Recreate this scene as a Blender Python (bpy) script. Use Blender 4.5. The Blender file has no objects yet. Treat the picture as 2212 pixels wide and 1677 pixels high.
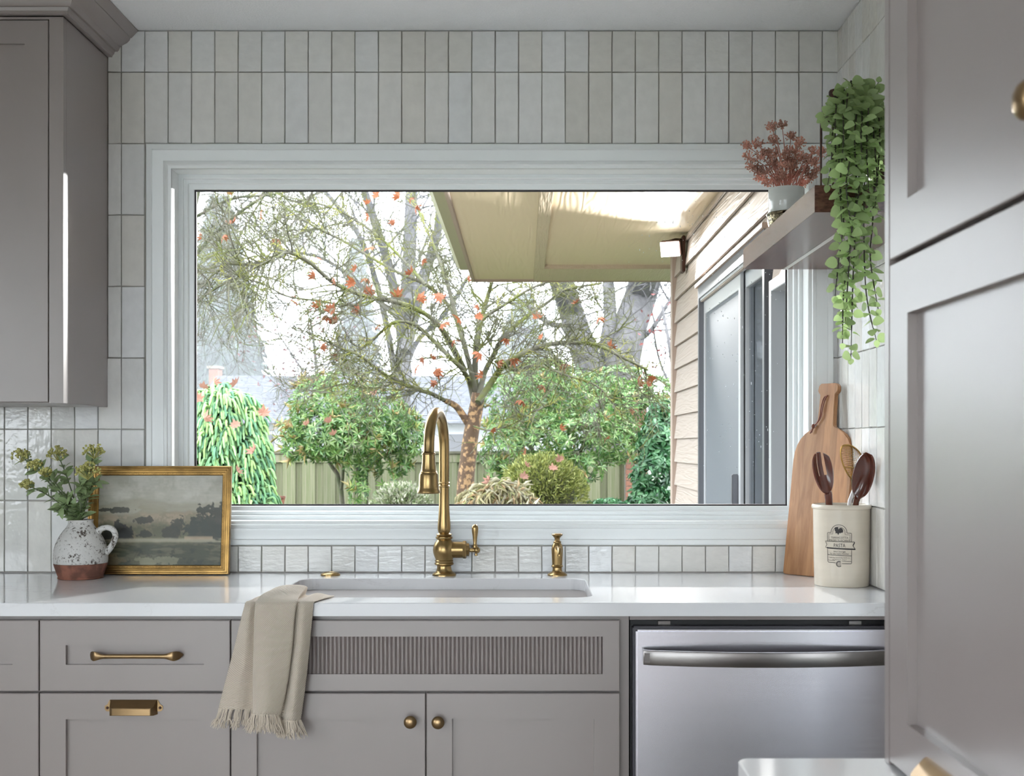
import bpy, bmesh, math, random
import numpy as np
from mathutils import Vector, Matrix, Quaternion
R = random.Random(7)
NR = np.random.default_rng(7)
SC = bpy.context.scene
COL = SC.collection
PI = math.pi

# ------------------------------------------------------------------ camera, sky, lights, exposure
D, F, VX, VY, ZC = 3.35, 2579.5, 1130.0, 962.0, 1.271      # camera distance to the window wall, focal length (px of a 2212 px frame), vanishing point, eye height
cd = bpy.data.cameras.new('camera')
cd.sensor_width = 36.0
cd.lens = F / 2212 * 36
cd.shift_x = (1106 - VX) / 2212
cd.shift_y = (VY - 838.5) / 2212
cd.clip_start, cd.clip_end = 0.05, 300
cd.dof.use_dof = True
cd.dof.focus_distance = 3.3
cd.dof.aperture_fstop = 11
cam = bpy.data.objects.new('camera', cd)
COL.objects.link(cam)
cam.location = (0, -D, ZC)
cam.rotation_euler = (PI / 2, 0, 0)
SC.camera = cam

W = bpy.data.worlds.new('overcast_sky')
SC.world = W
W.use_nodes = True
bg = W.node_tree.nodes['Background']
bg.inputs[0].default_value = (0.885, 0.945, 1.0, 1)
bg.inputs[1].default_value = 8.0

def light(name, kind, loc, target, power, color=(1, 1, 1), **kw):
    l = bpy.data.lights.new(name, kind)
    l.energy = power
    l.color = color
    for k, v in kw.items():
        setattr(l, k, v)
    o = bpy.data.objects.new(name, l)
    COL.objects.link(o)
    o.location = loc
    o.rotation_euler = (Vector(target) - Vector(loc)).to_track_quat('-Z', 'Y').to_euler()
    return o


vs = SC.view_settings
vs.view_transform = 'Standard'
vs.look = 'None'
vs.gamma = 1
vs.use_curve_mapping = False
vs.exposure = 0.16
cy = SC.cycles
cy.max_bounces = 7
cy.diffuse_bounces = 4
cy.glossy_bounces = 3
cy.transmission_bounces = 3
cy.transparent_max_bounces = 10
cy.volume_bounces = 0
cy.use_denoising = True
cy.caustics_reflective = False
cy.caustics_refractive = False

# ------------------------------------------------------------------ helpers
def P(px, py, y):
    d = D + y
    return Vector(((px - VX) * d / F, y, ZC - (py - VY) * d / F))

ORG = {}

def rings_quads(k0, k1, n):
    return [(k0 + i, k0 + (i + 1) % n, k1 + (i + 1) % n, k1 + i) for i in range(n)]

class Mb:
    def __init__(s):
        s.v, s.f, s.uv, s.col = [], [], None, None
    def add(s, vs_, fs_):
        n = len(s.v)
        s.v.extend(tuple(v) for v in vs_)
        s.f.extend(tuple(i + n for i in f) for f in fs_)
    def box(s, x0, x1, y0, y1, z0, z1):
        s.add([(x0, y0, z0), (x1, y0, z0), (x1, y1, z0), (x0, y1, z0), (x0, y0, z1), (x1, y0, z1), (x1, y1, z1), (x0, y1, z1)],
              [(0, 3, 2, 1), (4, 5, 6, 7), (0, 1, 5, 4), (1, 2, 6, 5), (2, 3, 7, 6), (3, 0, 4, 7)])
    def rings(s, rs, cap0=True, cap1=True):
        n = len(rs[0])
        k = len(s.v)
        for r in rs:
            s.v.extend(tuple(p) for p in r)
        for i in range(len(rs) - 1):
            s.f.extend(rings_quads(k + i * n, k + (i + 1) * n, n))
        if cap0:
            s.f.append(tuple(range(k + n - 1, k - 1, -1)))
        if cap1:
            b = k + (len(rs) - 1) * n
            s.f.append(tuple(range(b, b + n)))
    def tube(s, pts, rad, n=8, cap=True):
        pts = [Vector(p) for p in pts]
        m = len(pts)
        if not hasattr(rad, '__len__'):
            rad = [rad] * m
        t = (pts[1] - pts[0]).normalized()
        a = t.orthogonal().normalized()
        rs = []
        for i in range(m):
            if i == 0:
                t2 = pts[1] - pts[0]
            elif i == m - 1:
                t2 = pts[-1] - pts[-2]
            else:
                t2 = pts[i + 1] - pts[i - 1]
            if t2.length < 1e-9:
                t2 = t
            t2 = t2.normalized()
            a = a - t2 * a.dot(t2)
            a = a.normalized() if a.length > 1e-6 else t2.orthogonal().normalized()
            b = t2.cross(a)
            rs.append([pts[i] + a * (rad[i] * math.cos(2 * PI * j / n)) + b * (rad[i] * math.sin(2 * PI * j / n)) for j in range(n)])
            t = t2
        s.rings(rs, cap, cap)
    def lathe(s, prof, c, n=32, M=None, cap0=True, cap1=True):
        c = Vector(c)
        rs = []
        for r, z in prof:
            ring = [Vector((r * math.cos(2 * PI * j / n), r * math.sin(2 * PI * j / n), z)) for j in range(n)]
            if M is not None:
                ring = [M @ p for p in ring]
            rs.append([p + c for p in ring])
        s.rings(rs, cap0, cap1)
    def prism(s, poly, mp, lo, hi):
        s.rings([[mp(a, b, lo) for a, b in poly], [mp(a, b, hi) for a, b in poly]])
    def ball(s, c, r, nu=8, nv=5, M=None, sq=(1, 1, 1)):
        prof = [(r * math.sin(PI * (i + 0.5 * (i == 0) * 0.3) / nv) + (1e-5), -r * math.cos(PI * i / nv)) for i in range(nv + 1)]
        c = Vector(c)
        rs = []
        for q, z in prof:
            ring = [Vector((q * math.cos(2 * PI * j / nu) * sq[0], q * math.sin(2 * PI * j / nu) * sq[1], z * sq[2])) for j in range(nu)]
            if M is not None:
                ring = [M @ p for p in ring]
            rs.append([p + c for p in ring])
        s.rings(rs, True, True)

def mesh_of(name, mb, mat, org=(0, 0, 0), smooth=None, bevel=0, seg=2, recalc=True):
    me = bpy.data.meshes.new(name)
    o = Vector(org)
    if o.length > 0:
        me.from_pydata([(v[0] - o.x, v[1] - o.y, v[2] - o.z) for v in mb.v], [], mb.f)
    else:
        me.from_pydata(mb.v, [], mb.f)
    if recalc or bevel:
        bm = bmesh.new()
        bm.from_mesh(me)
        bmesh.ops.recalc_face_normals(bm, faces=bm.faces)
        if bevel:
            es = [e for e in bm.edges if len(e.link_faces) == 2 and e.calc_face_angle(0) > 0.5]
            bmesh.ops.bevel(bm, geom=es, offset=bevel, segments=seg, affect='EDGES', clamp_overlap=True)
        bm.to_mesh(me)
        bm.free()
    if mb.col is not None:
        at = me.attributes.new('tint', 'FLOAT_COLOR', 'POINT')
        at.data.foreach_set('color', np.asarray(mb.col, dtype=np.float32).ravel())
    if smooth is not None:
        me.polygons.foreach_set('use_smooth', [True] * len(me.polygons))
        me.set_sharp_from_angle(angle=math.radians(smooth))
    if mat is not None:
        me.materials.append(mat)
    return me

def link(name, me, parent=None, loc=None, rot=None, scale=None):
    o = bpy.data.objects.new(name, me)
    COL.objects.link(o)
    if parent is not None:
        o.parent = parent
        ORG[o.name] = ORG.get(parent.name, Vector((0, 0, 0)))
    if loc is not None:
        o.location = Vector(loc) - (ORG.get(parent.name, Vector((0, 0, 0))) if parent is not None else Vector((0, 0, 0)))
    if rot is not None:
        o.rotation_euler = rot
    if scale is not None:
        o.scale = scale
    return o

def part(name, mb, mat, parent, smooth=None, bevel=0, seg=2, label=None, kind=None):
    o = link(name, mesh_of(name, mb, mat, ORG[parent.name], smooth, bevel, seg), parent)
    if label:
        o['label'] = label
    if kind:
        o['kind'] = kind
    return o

def tag(o, label, cat, group=None, kind=None):
    if label: o['label'] = label
    if cat: o['category'] = cat
    if group: o['group'] = group
    if kind: o['kind'] = kind
    return o

def thing(name, label, cat, loc, group=None):
    o = bpy.data.objects.new(name, None)
    o.empty_display_size = 0.05
    COL.objects.link(o)
    o.location = loc
    ORG[o.name] = Vector(loc)
    return tag(o, label, cat, group)

def solo(name, mb, mat, label, cat, loc, group=None, smooth=None, bevel=0, seg=2, kind=None):
    o = link(name, mesh_of(name, mb, mat, loc, smooth, bevel, seg))
    o.location = loc
    ORG[o.name] = Vector(loc)
    return tag(o, label, cat, group, kind)

def struct(name, mb=None, mat=None, label=None, smooth=None, bevel=0):
    if mb is None:
        o = bpy.data.objects.new(name, None)
        COL.objects.link(o)
    else:
        o = link(name, mesh_of(name, mb, mat, (0, 0, 0), smooth, bevel))
    ORG[o.name] = Vector((0, 0, 0))
    o['kind'] = 'structure'
    if label:
        o['label'] = label
    return o

# ------------------------------------------------------------------ materials
def lin(c):
    return tuple((x / 255 / 12.92) if x / 255 <= 0.04045 else ((x / 255 + 0.055) / 1.055) ** 2.4 for x in c)

def nodes_of(name):
    m = bpy.data.materials.new(name)
    m.use_nodes = True
    nt = m.node_tree
    b = nt.nodes['Principled BSDF']
    return m, nt, b

def N(nt, kind, **kw):
    n = nt.nodes.new(kind)
    for k, v in kw.items():
        if k in n.inputs.keys():
            n.inputs[k].default_value = v
        else:
            setattr(n, k, v)
    return n

def mapping(nt, scale=(1, 1, 1), rot=(0, 0, 0), coord='Object'):
    tc = N(nt, 'ShaderNodeTexCoord')
    mp = N(nt, 'ShaderNodeMapping')
    mp.inputs['Scale'].default_value = scale
    mp.inputs['Rotation'].default_value = rot
    nt.links.new(tc.outputs[coord], mp.inputs['Vector'])
    return mp.outputs['Vector']

def mat(name, col, rough=0.5, metal=0.0, nscale=0, namt=0.0, bump=0.0, bscale=60, bdist=0.002, stretch=(1, 1, 1), spec=0.5, coat=0.0, tint=False, trans=0.0, rnd=0.0, detail=3, col2=None, lo=0.4, hi=0.6):
    m, nt, b = nodes_of(name)
    c = lin(col)
    b.inputs['Roughness'].default_value = rough
    b.inputs['Metallic'].default_value = metal
    b.inputs['Specular IOR Level'].default_value = spec
    b.inputs['Coat Weight'].default_value = coat
    b.inputs['Coat Roughness'].default_value = 0.3 if name == 'warm_grey_cabinet_paint' else 0.04
    b.inputs['Base Color'].default_value = (*c, 1)
    src = None
    vec = None
    if nscale or bump:
        vec = mapping(nt, stretch)
    if tint:
        a = N(nt, 'ShaderNodeAttribute', attribute_name='tint')
        src = a.outputs['Color']
    if nscale:
        nz = N(nt, 'ShaderNodeTexNoise', Scale=nscale, Detail=detail)
        nt.links.new(vec, nz.inputs['Vector'])
        mr = N(nt, 'ShaderNodeMapRange')
        mr.inputs['From Min'].default_value = lo
        mr.inputs['From Max'].default_value = hi
        nt.links.new(nz.outputs['Fac'], mr.inputs['Value'])
        mx = N(nt, 'ShaderNodeMix', data_type='RGBA')
        c2 = lin(col2) if col2 else tuple(max(0, x * (1 - namt)) for x in c)
        nt.links.new(mr.outputs['Result'], mx.inputs['Factor'])
        if src is not None:
            mu = N(nt, 'ShaderNodeMix', data_type='RGBA', blend_type='MULTIPLY')
            mu.inputs['Factor'].default_value = 1
            mx.inputs[6].default_value = (1, 1, 1, 1)
            mx.inputs[7].default_value = (1 - namt, 1 - namt, 1 - namt, 1)
            nt.links.new(src, mu.inputs[6])
            nt.links.new(mx.outputs[2], mu.inputs[7])
            src = mu.outputs[2]
        else:
            mx.inputs[6].default_value = (*c, 1)
            mx.inputs[7].default_value = (*c2, 1)
            src = mx.outputs[2]
    if rnd:
        oi = N(nt, 'ShaderNodeObjectInfo')
        hs = N(nt, 'ShaderNodeHueSaturation')
        mr = N(nt, 'ShaderNodeMapRange')
        mr.inputs['To Min'].default_value = 1 - rnd
        mr.inputs['To Max'].default_value = 1 + rnd
        nt.links.new(oi.outputs['Random'], mr.inputs['Value'])
        nt.links.new(mr.outputs['Result'], hs.inputs['Value'])
        if src is not None:
            nt.links.new(src, hs.inputs['Color'])
        else:
            hs.inputs['Color'].default_value = (*c, 1)
        src = hs.outputs['Color']
    if src is not None:
        nt.links.new(src, b.inputs['Base Color'])
    if bump:
        nz = N(nt, 'ShaderNodeTexNoise', Scale=bscale, Detail=detail)
        nt.links.new(vec, nz.inputs['Vector'])
        bp = N(nt, 'ShaderNodeBump', Strength=bump, Distance=bdist)
        nt.links.new(nz.outputs['Fac'], bp.inputs['Height'])
        nt.links.new(bp.outputs['Normal'], b.inputs['Normal'])
    if trans:
        tr = N(nt, 'ShaderNodeBsdfTranslucent')
        if src is not None:
            nt.links.new(src, tr.inputs['Color'])
        else:
            tr.inputs['Color'].default_value = (*c, 1)
        ms = N(nt, 'ShaderNodeMixShader')
        ms.inputs[0].default_value = trans
        out = nt.nodes['Material Output']
        nt.links.new(b.outputs[0], ms.inputs[1])
        nt.links.new(tr.outputs[0], ms.inputs[2])
        nt.links.new(ms.outputs[0], out.inputs['Surface'])
    return m

def clear_mat(name):
    m, nt, b = nodes_of(name)
    t = N(nt, 'ShaderNodeBsdfTransparent')
    t.inputs[0].default_value = (0.97, 0.98, 0.98, 1)
    nt.links.new(t.outputs[0], nt.nodes['Material Output'].inputs['Surface'])
    return m

def emit_mat(name, col, s):
    m, nt, b = nodes_of(name)
    e = N(nt, 'ShaderNodeEmission', Strength=s)
    e.inputs[0].default_value = (*col, 1)
    nt.links.new(e.outputs[0], nt.nodes['Material Output'].inputs['Surface'])
    return m

def tile_mat():
    m, nt, b = nodes_of('zellige_tile')
    oi = N(nt, 'ShaderNodeObjectInfo')
    cr = N(nt, 'ShaderNodeValToRGB')
    cols = [(0.0, (242, 242, 241)), (0.25, (231, 229, 224)), (0.5, (238, 239, 240)), (0.72, (226, 223, 217)), (0.88, (234, 231, 225)), (1.0, (243, 244, 246))]
    e = cr.color_ramp.elements
    while len(e) < len(cols):
        e.new(0.5)
    for i, (p, c) in enumerate(cols):
        e[i].position = p
        e[i].color = (*lin(c), 1)
    nt.links.new(oi.outputs['Random'], cr.inputs['Fac'])
    vec = mapping(nt, (1.0, 1.0, 2.6))
    # every tile has its own clouding: shift the texture by the tile's own number
    add = N(nt, 'ShaderNodeVectorMath', operation='ADD')
    sc = N(nt, 'ShaderNodeVectorMath', operation='SCALE')
    cmb = N(nt, 'ShaderNodeCombineXYZ')
    nt.links.new(oi.outputs['Random'], cmb.inputs[0])
    nt.links.new(oi.outputs['Random'], cmb.inputs[2])
    nt.links.new(cmb.outputs[0], sc.inputs[0])
    sc.inputs['Scale'].default_value = 37.0
    nt.links.new(vec, add.inputs[0])
    nt.links.new(sc.outputs[0], add.inputs[1])
    nz = N(nt, 'ShaderNodeTexNoise', Scale=2.1, Detail=5)
    nt.links.new(add.outputs[0], nz.inputs['Vector'])
    mx = N(nt, 'ShaderNodeMix', data_type='RGBA', blend_type='MULTIPLY')
    mx.inputs[0].default_value = 0.2
    nt.links.new(cr.outputs[0], mx.inputs[6])
    nt.links.new(nz.outputs['Fac'], mx.inputs[7])
    nt.links.new(mx.outputs[2], b.inputs['Base Color'])
    b.inputs['Roughness'].default_value = 0.07
    n2 = N(nt, 'ShaderNodeTexNoise', Scale=2.6, Detail=2)
    nt.links.new(add.outputs[0], n2.inputs['Vector'])
    bp = N(nt, 'ShaderNodeBump', Strength=0.5, Distance=0.0022)
    nt.links.new(n2.outputs['Fac'], bp.inputs['Height'])
    nt.links.new(bp.outputs['Normal'], b.inputs['Normal'])
    return m

def quartz_mat():
    m, nt, b = nodes_of('white_quartz')
    vec = mapping(nt, (1.0, 1.0, 2.2), (0.2, 0.1, 0.5))
    nz = N(nt, 'ShaderNodeTexNoise', Scale=3.2, Detail=8, Roughness=0.62, Distortion=0.7)
    nt.links.new(vec, nz.inputs['Vector'])
    sub = N(nt, 'ShaderNodeMath', operation='SUBTRACT')
    sub.inputs[1].default_value = 0.5
    ab = N(nt, 'ShaderNodeMath', operation='ABSOLUTE')
    nt.links.new(nz.outputs['Fac'], sub.inputs[0])
    nt.links.new(sub.outputs[0], ab.inputs[0])
    mr = N(nt, 'ShaderNodeMapRange')
    mr.inputs['From Max'].default_value = 0.012
    mr.inputs['To Min'].default_value = 1
    mr.inputs['To Max'].default_value = 0
    nt.links.new(ab.outputs[0], mr.inputs['Value'])
    nm = N(nt, 'ShaderNodeTexNoise', Scale=1.9, Detail=2)
    nt.links.new(vec, nm.inputs['Vector'])
    mm = N(nt, 'ShaderNodeMapRange')
    mm.inputs['From Min'].default_value = 0.5
    mm.inputs['From Max'].default_value = 0.66
    nt.links.new(nm.outputs['Fac'], mm.inputs['Value'])
    mul = N(nt, 'ShaderNodeMath', operation='MULTIPLY')
    nt.links.new(mr.outputs['Result'], mul.inputs[0])
    nt.links.new(mm.outputs['Result'], mul.inputs[1])
    m2 = N(nt, 'ShaderNodeMath', operation='MULTIPLY')
    m2.inputs[1].default_value = 0.4
    nt.links.new(mul.outputs[0], m2.inputs[0])
    mx = N(nt, 'ShaderNodeMix', data_type='RGBA')
    mx.inputs[6].default_value = (*lin((224, 224, 226)), 1)
    mx.inputs[7].default_value = (*lin((176, 172, 170)), 1)
    nt.links.new(m2.outputs[0], mx.inputs[0])
    nt.links.new(mx.outputs[2], b.inputs['Base Color'])
    b.inputs['Roughness'].default_value = 0.11
    return m

def wood_mat(name, c1, c2, axis_stretch, scale=20, rough=0.45, strips=None, bump=0.1):
    m, nt, b = nodes_of(name)
    vec = mapping(nt, axis_stretch)
    nz = N(nt, 'ShaderNodeTexNoise', Scale=scale, Detail=5, Distortion=0.6)
    nt.links.new(vec, nz.inputs['Vector'])
    mr = N(nt, 'ShaderNodeMapRange')
    mr.inputs['From Min'].default_value = 0.35
    mr.inputs['From Max'].default_value = 0.65
    nt.links.new(nz.outputs['Fac'], mr.inputs['Value'])
    mx = N(nt, 'ShaderNodeMix', data_type='RGBA')
    mx.inputs[6].default_value = (*lin(c1), 1)
    mx.inputs[7].default_value = (*lin(c2), 1)
    nt.links.new(mr.outputs['Result'], mx.inputs[0])
    src = mx.outputs[2]
    if strips:
        w, axis = strips
        sx = N(nt, 'ShaderNodeSeparateXYZ')
        nt.links.new(mapping(nt), sx.inputs[0])
        dv = N(nt, 'ShaderNodeMath', operation='DIVIDE')
        dv.inputs[1].default_value = w
        nt.links.new(sx.outputs[axis], dv.inputs[0])
        fl = N(nt, 'ShaderNodeMath', operation='FLOOR')
        nt.links.new(dv.outputs[0], fl.inputs[0])
        wn = N(nt, 'ShaderNodeTexWhiteNoise', noise_dimensions='1D')
        nt.links.new(fl.outputs[0], wn.inputs['W'])
        m3 = N(nt, 'ShaderNodeMapRange')
        m3.inputs['To Min'].default_value = 0.8
        m3.inputs['To Max'].default_value = 1.18
        nt.links.new(wn.outputs['Value'], m3.inputs['Value'])
        hs = N(nt, 'ShaderNodeHueSaturation')
        nt.links.new(m3.outputs['Result'], hs.inputs['Value'])
        nt.links.new(src, hs.inputs['Color'])
        src = hs.outputs['Color']
    nt.links.new(src, b.inputs['Base Color'])
    b.inputs['Roughness'].default_value = rough
    if bump:
        bp = N(nt, 'ShaderNodeBump', Strength=bump, Distance=0.001)
        nt.links.new(nz.outputs['Fac'], bp.inputs['Height'])
        nt.links.new(bp.outputs['Normal'], b.inputs['Normal'])
    return m

def woodgrain_board_mat(name, col, stretch, scale, strength, rough=0.55):
    """painted fibre cement with an embossed cathedral grain"""
    m, nt, b = nodes_of(name)
    oi = N(nt, 'ShaderNodeObjectInfo')
    vec = mapping(nt, stretch)
    cmb = N(nt, 'ShaderNodeCombineXYZ')
    ml = N(nt, 'ShaderNodeMath', operation='MULTIPLY')
    ml.inputs[1].default_value = 31.0
    nt.links.new(oi.outputs['Random'], ml.inputs[0])
    for i in range(3):
        nt.links.new(ml.outputs[0], cmb.inputs[i])
    ad = N(nt, 'ShaderNodeVectorMath', operation='ADD')
    nt.links.new(vec, ad.inputs[0])
    nt.links.new(cmb.outputs[0], ad.inputs[1])
    nz = N(nt, 'ShaderNodeTexNoise', Scale=1.0, Detail=2, Distortion=0.2)
    nt.links.new(ad.outputs[0], nz.inputs['Vector'])
    m2 = N(nt, 'ShaderNodeMath', operation='MULTIPLY')
    m2.inputs[1].default_value = scale
    nt.links.new(nz.outputs['Fac'], m2.inputs[0])
    sn = N(nt, 'ShaderNodeMath', operation='SINE')
    nt.links.new(m2.outputs[0], sn.inputs[0])
    bp = N(nt, 'ShaderNodeBump', Strength=strength, Distance=0.003)
    nt.links.new(sn.outputs[0], bp.inputs['Height'])
    nt.links.new(bp.outputs['Normal'], b.inputs['Normal'])
    b.inputs['Base Color'].default_value = (*lin(col), 1)
    b.inputs['Roughness'].default_value = rough
    return m

M = {}
M['tile'] = tile_mat()
M['grout'] = mat('grout', (186, 181, 175), 0.9, bump=0.3, bscale=400, bdist=0.0005)
M['plaster'] = mat('painted_plaster', (226, 227, 228), 0.8, bump=0.5, bscale=160, bdist=0.002)
M['ceil'] = mat('ceiling_texture', (246, 248, 251), 0.9, bump=0.8, bscale=190, bdist=0.003)
M['floor'] = wood_mat('oak_floor', (190, 180, 170), (172, 160, 148), (1, 14, 1), 6, 0.4, strips=(0.12, 0))
M['trim'] = mat('white_trim_paint', (228, 231, 231), 0.28)
M['vinyl'] = mat('white_vinyl', (232, 236, 237), 0.22)
M['gasket'] = mat('dark_gasket', (44, 38, 44), 0.5)
M['pane'] = clear_mat('clear_pane')
M['cab'] = mat('warm_grey_cabinet_paint', (142, 132, 129), 0.32, nscale=3, namt=0.03, spec=0.8, coat=0.35)
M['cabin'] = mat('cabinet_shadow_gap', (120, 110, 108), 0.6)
M['quartz'] = quartz_mat()
M['ceramic'] = mat('white_fireclay', (232, 234, 235), 0.12, coat=0.3)
M['brass'] = mat('brushed_brass', (166, 140, 96), 0.28, 1.0, nscale=60, namt=0.12, stretch=(1, 1, 0.06), bump=0.05, bscale=300, bdist=0.0005)
M['brass2'] = mat('aged_brass', (158, 132, 98), 0.33, 1.0, nscale=40, namt=0.15, stretch=(0.2, 1, 1))
M['steel'] = mat('brushed_stainless', (226, 224, 232), 0.27, 1.0, nscale=130, namt=0.04, stretch=(0.03, 1, 1), bump=0.05, bscale=500, bdist=0.0003)
_b = M['steel'].node_tree.nodes['Principled BSDF']; _b.inputs['Anisotropic'].default_value = .85; _b.inputs['Anisotropic Rotation'].default_value = 0.0
M['steel2'] = mat('handle_stainless', (128, 124, 122), 0.3, 1.0, nscale=200, namt=0.06, stretch=(0.02, 1, 1))
M['black'] = mat('black_gasket', (16, 14, 16), 0.5)
M['darkgrey'] = mat('dark_grey_plastic', (66, 64, 70), 0.4)
M['walnut'] = wood_mat('walnut', (112, 76, 66), (80, 52, 45), (3, 0.35, 9), 18, 0.26)
M['alu'] = mat('led_channel', (214, 214, 212), 0.4)
M['bronze'] = mat('dark_bronze', (70, 48, 40), 0.4, 0.7)
# ------------------------------------------------------------------ room shell
XR = 0.888           # right wall
XL = -2.8            # left wall
YB = -6.1            # wall behind the camera
ZT = 2.433           # ceiling

def rect_ring(x0, x1, z0, z1, y):
    return [(x0, y, z0), (x1, y, z0), (x1, y, z1), (x0, y, z1)]

mb = Mb(); mb.box(XL - .15, XR + .15, YB - .15, .15, -.06, 0)
struct('floor', mb, M['floor'])
mb = Mb(); mb.box(XL - .15, XR + .12, YB - .15, .15, ZT, ZT + .12)
struct('ceiling', mb, M['ceil'])
mb = Mb()
hx0, hx1, hz0, hz1 = -.992, .806, 1.052, 2.052
mb.box(XL - .15, hx0, 0, .15, 0, ZT); mb.box(hx1, XR + .12, 0, .15, 0, ZT)
mb.box(hx0, hx1, 0, .15, 0, hz0); mb.box(hx0, hx1, 0, .15, hz1, ZT)
wall_back = struct('wall_back', mb, M['grout'], 'tiled wall around the kitchen window')
mb = Mb(); mb.box(XR, XR + .12, -1.02, 0, 0, ZT); mb.box(XR, XR + .12, YB - .15, -1.92, 0, ZT); mb.box(XR, XR + .12, -1.92, -1.02, 2.1, ZT)
wall_right = struct('wall_right', mb, M['grout'])
mb = Mb()
mb.box(XL - .15, XL, YB, -3.9, 0, ZT); mb.box(XL - .15, XL, -2.5, 0, 0, ZT); mb.box(XL - .15, XL, -3.9, -2.5, 0, .75); mb.box(XL - .15, XL, -3.9, -2.5, 2.15, ZT)
struct('wall_left', mb, M['plaster'])
mb = Mb()
mb.box(XL, -2.6, YB - .15, YB, 0, ZT); mb.box(.7, XR, YB - .15, YB, 0, ZT); mb.box(-2.6, .7, YB - .15, YB, 2.3, ZT)
struct('wall_rear', mb, M['plaster'])
door2 = struct('added_door_rear', None, None, 'unseen glazed doors added behind the camera to let in sky light')  # unseen opening, added and widened so sky light fills the room
for x0, x1 in ((-2.6, -1.51), (-1.50, -.41), (-.40, .7)):
    mb = Mb()
    mb.rings([rect_ring(x0, x1, 0, 2.3, YB - .02), rect_ring(x0, x1, 0, 2.3, YB + .03), rect_ring(x0 + .08, x1 - .08, .1, 2.22, YB + .03), rect_ring(x0 + .08, x1 - .08, .1, 2.22, YB - .02)], False, False)
    part('door_frame', mb, M['trim'], door2)
mb = Mb(); mb.box(-2.59, .69, YB - .012, YB - .006, .1, 2.22)
part('pane', mb, M['pane'], door2)
win2 = struct('added_window_left', None, None, 'unseen side window added in the left wall for fill light')  # unseen opening, added as a source of fill light
mb = Mb()
def yring(x, y0, y1, z0, z1): return [(x, y0, z0), (x, y1, z0), (x, y1, z1), (x, y0, z1)]
mb.rings([yring(XL - .1, -3.9, -2.5, .75, 2.15), yring(XL + .02, -3.9, -2.5, .75, 2.15), yring(XL + .02, -3.84, -2.56, .81, 2.09), yring(XL - .1, -3.84, -2.56, .81, 2.09)], False, False)
part('window_frame', mb, M['trim'], win2)

d4 = struct('door_3', None, None, 'glazed side door in the right wall before the tall cabinet')
mb = Mb()
mb.rings([yring(XR + .1, -1.92, -1.02, 0, 2.1), yring(XR + .001, -1.92, -1.02, 0, 2.1), yring(XR + .001, -1.86, -1.08, .1, 2.03), yring(XR + .1, -1.86, -1.08, .1, 2.03)], False, False)
part('door_frame', mb, M['trim'], d4)
mb = Mb(); mb.box(XR + .04, XR + .046, -1.87, -1.07, .09, 2.04)
part('pane', mb, M['pane'], d4)

# ---- tiles: one mesh per variant, each tile an object scaled to its cut
def tile_mesh(k):
    rr = random.Random(40 + k)
    j = lambda a: rr.uniform(-a, a)
    mb = Mb()
    o = [(-.5 + j(.008), -.5 + j(.004)), (.5 + j(.008), -.5 + j(.004)), (.5 + j(.008), .5 + j(.004)), (-.5 + j(.008), .5 + j(.004))]
    i = [(x * .96, y * .985) for x, y in o]
    rs = [[(x, 0, y) for x, y in o], [(x, -.0062, y) for x, y in o], [(x, -.0078 - abs(j(.0008)), y) for x, y in i]]
    mb.rings(rs, False, True)
    return mesh_of('tile', mb, M['tile'])
TM = [tile_mesh(k) for k in range(5)]
G = .0010
def tile_back(x0, x1, z0, z1):
    if x1 - x0 < .008 or z1 - z0 < .008: return
    o = link('tile', R.choice(TM), wall_back, ((x0 + x1) / 2, 0, (z0 + z1) / 2), (0, R.uniform(-.002, .002), 0), (x1 - x0 - 2 * G, 1, z1 - z0 - 2 * G))
    o.rotation_euler = (R.uniform(-.006, .006), R.uniform(-.003, .003), R.uniform(-.012, .012))
def tile_right(y0, y1, z0, z1):
    if y1 - y0 < .008 or z1 - z0 < .008: return
    link('tile', R.choice(TM), wall_right, (XR, (y0 + y1) / 2, (z0 + z1) / 2), (R.uniform(-.006, .006), R.uniform(-.003, .003), -PI / 2 + R.uniform(-.012, .012)), (y1 - y0 - 2 * G, 1, z1 - z0 - 2 * G))
PX, PZ = .06541, .2
zl = [.9157 + PZ * i for i in range(8)] + [ZT - .002]
xl = [-1.1247 + PX * i for i in range(-7, 31)] + [XR - .004]
CX0, CX1, CZ0, CZ1 = -1.052, .866, .992, 2.112           # outer edge of the window casing
UCX = -1.1626                                             # right side of the wall cabinet
for r in range(len(zl) - 1):
    for c in range(len(xl) - 1):
        x0, x1, z0, z1 = xl[c], xl[c + 1], zl[r], zl[r + 1]
        if x1 <= CX0 or x0 >= CX1 or z0 >= CZ1 - .004 or z1 <= CZ0:
            if z0 > 1.40 and x1 < UCX: continue
            if z1 > 1.40 and x1 < UCX: z1 = 1.40
            if z0 > 1.38 and x0 < UCX < x1: x0 = UCX
            tile_back(x0, x1, max(z0, CZ1 + .004) if z0 >= CZ1 - .004 and x1 > CX0 and x0 < CX1 else z0, z1)
            continue
        if z0 < CZ0 and (x0 < CX0 or x1 > CX1):
            tile_back(x0, x1, z0, CZ0 - .003)
        elif x0 < CX0: tile_back(x0, CX0 - .001, z0, z1)
        elif x1 > CX1: tile_back(CX1 + .001, x1, z0, z1)
        elif z0 < CZ0: tile_back(x0, x1, z0, CZ0 - .003)
yl = [-.006, -.052] + [-.052 - .0655 * i for i in range(1, 14)]
for r in range(len(zl) - 1):
    for c in range(len(yl) - 1):
        tile_right(yl[c + 1], yl[c], zl[r], zl[r + 1])

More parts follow.
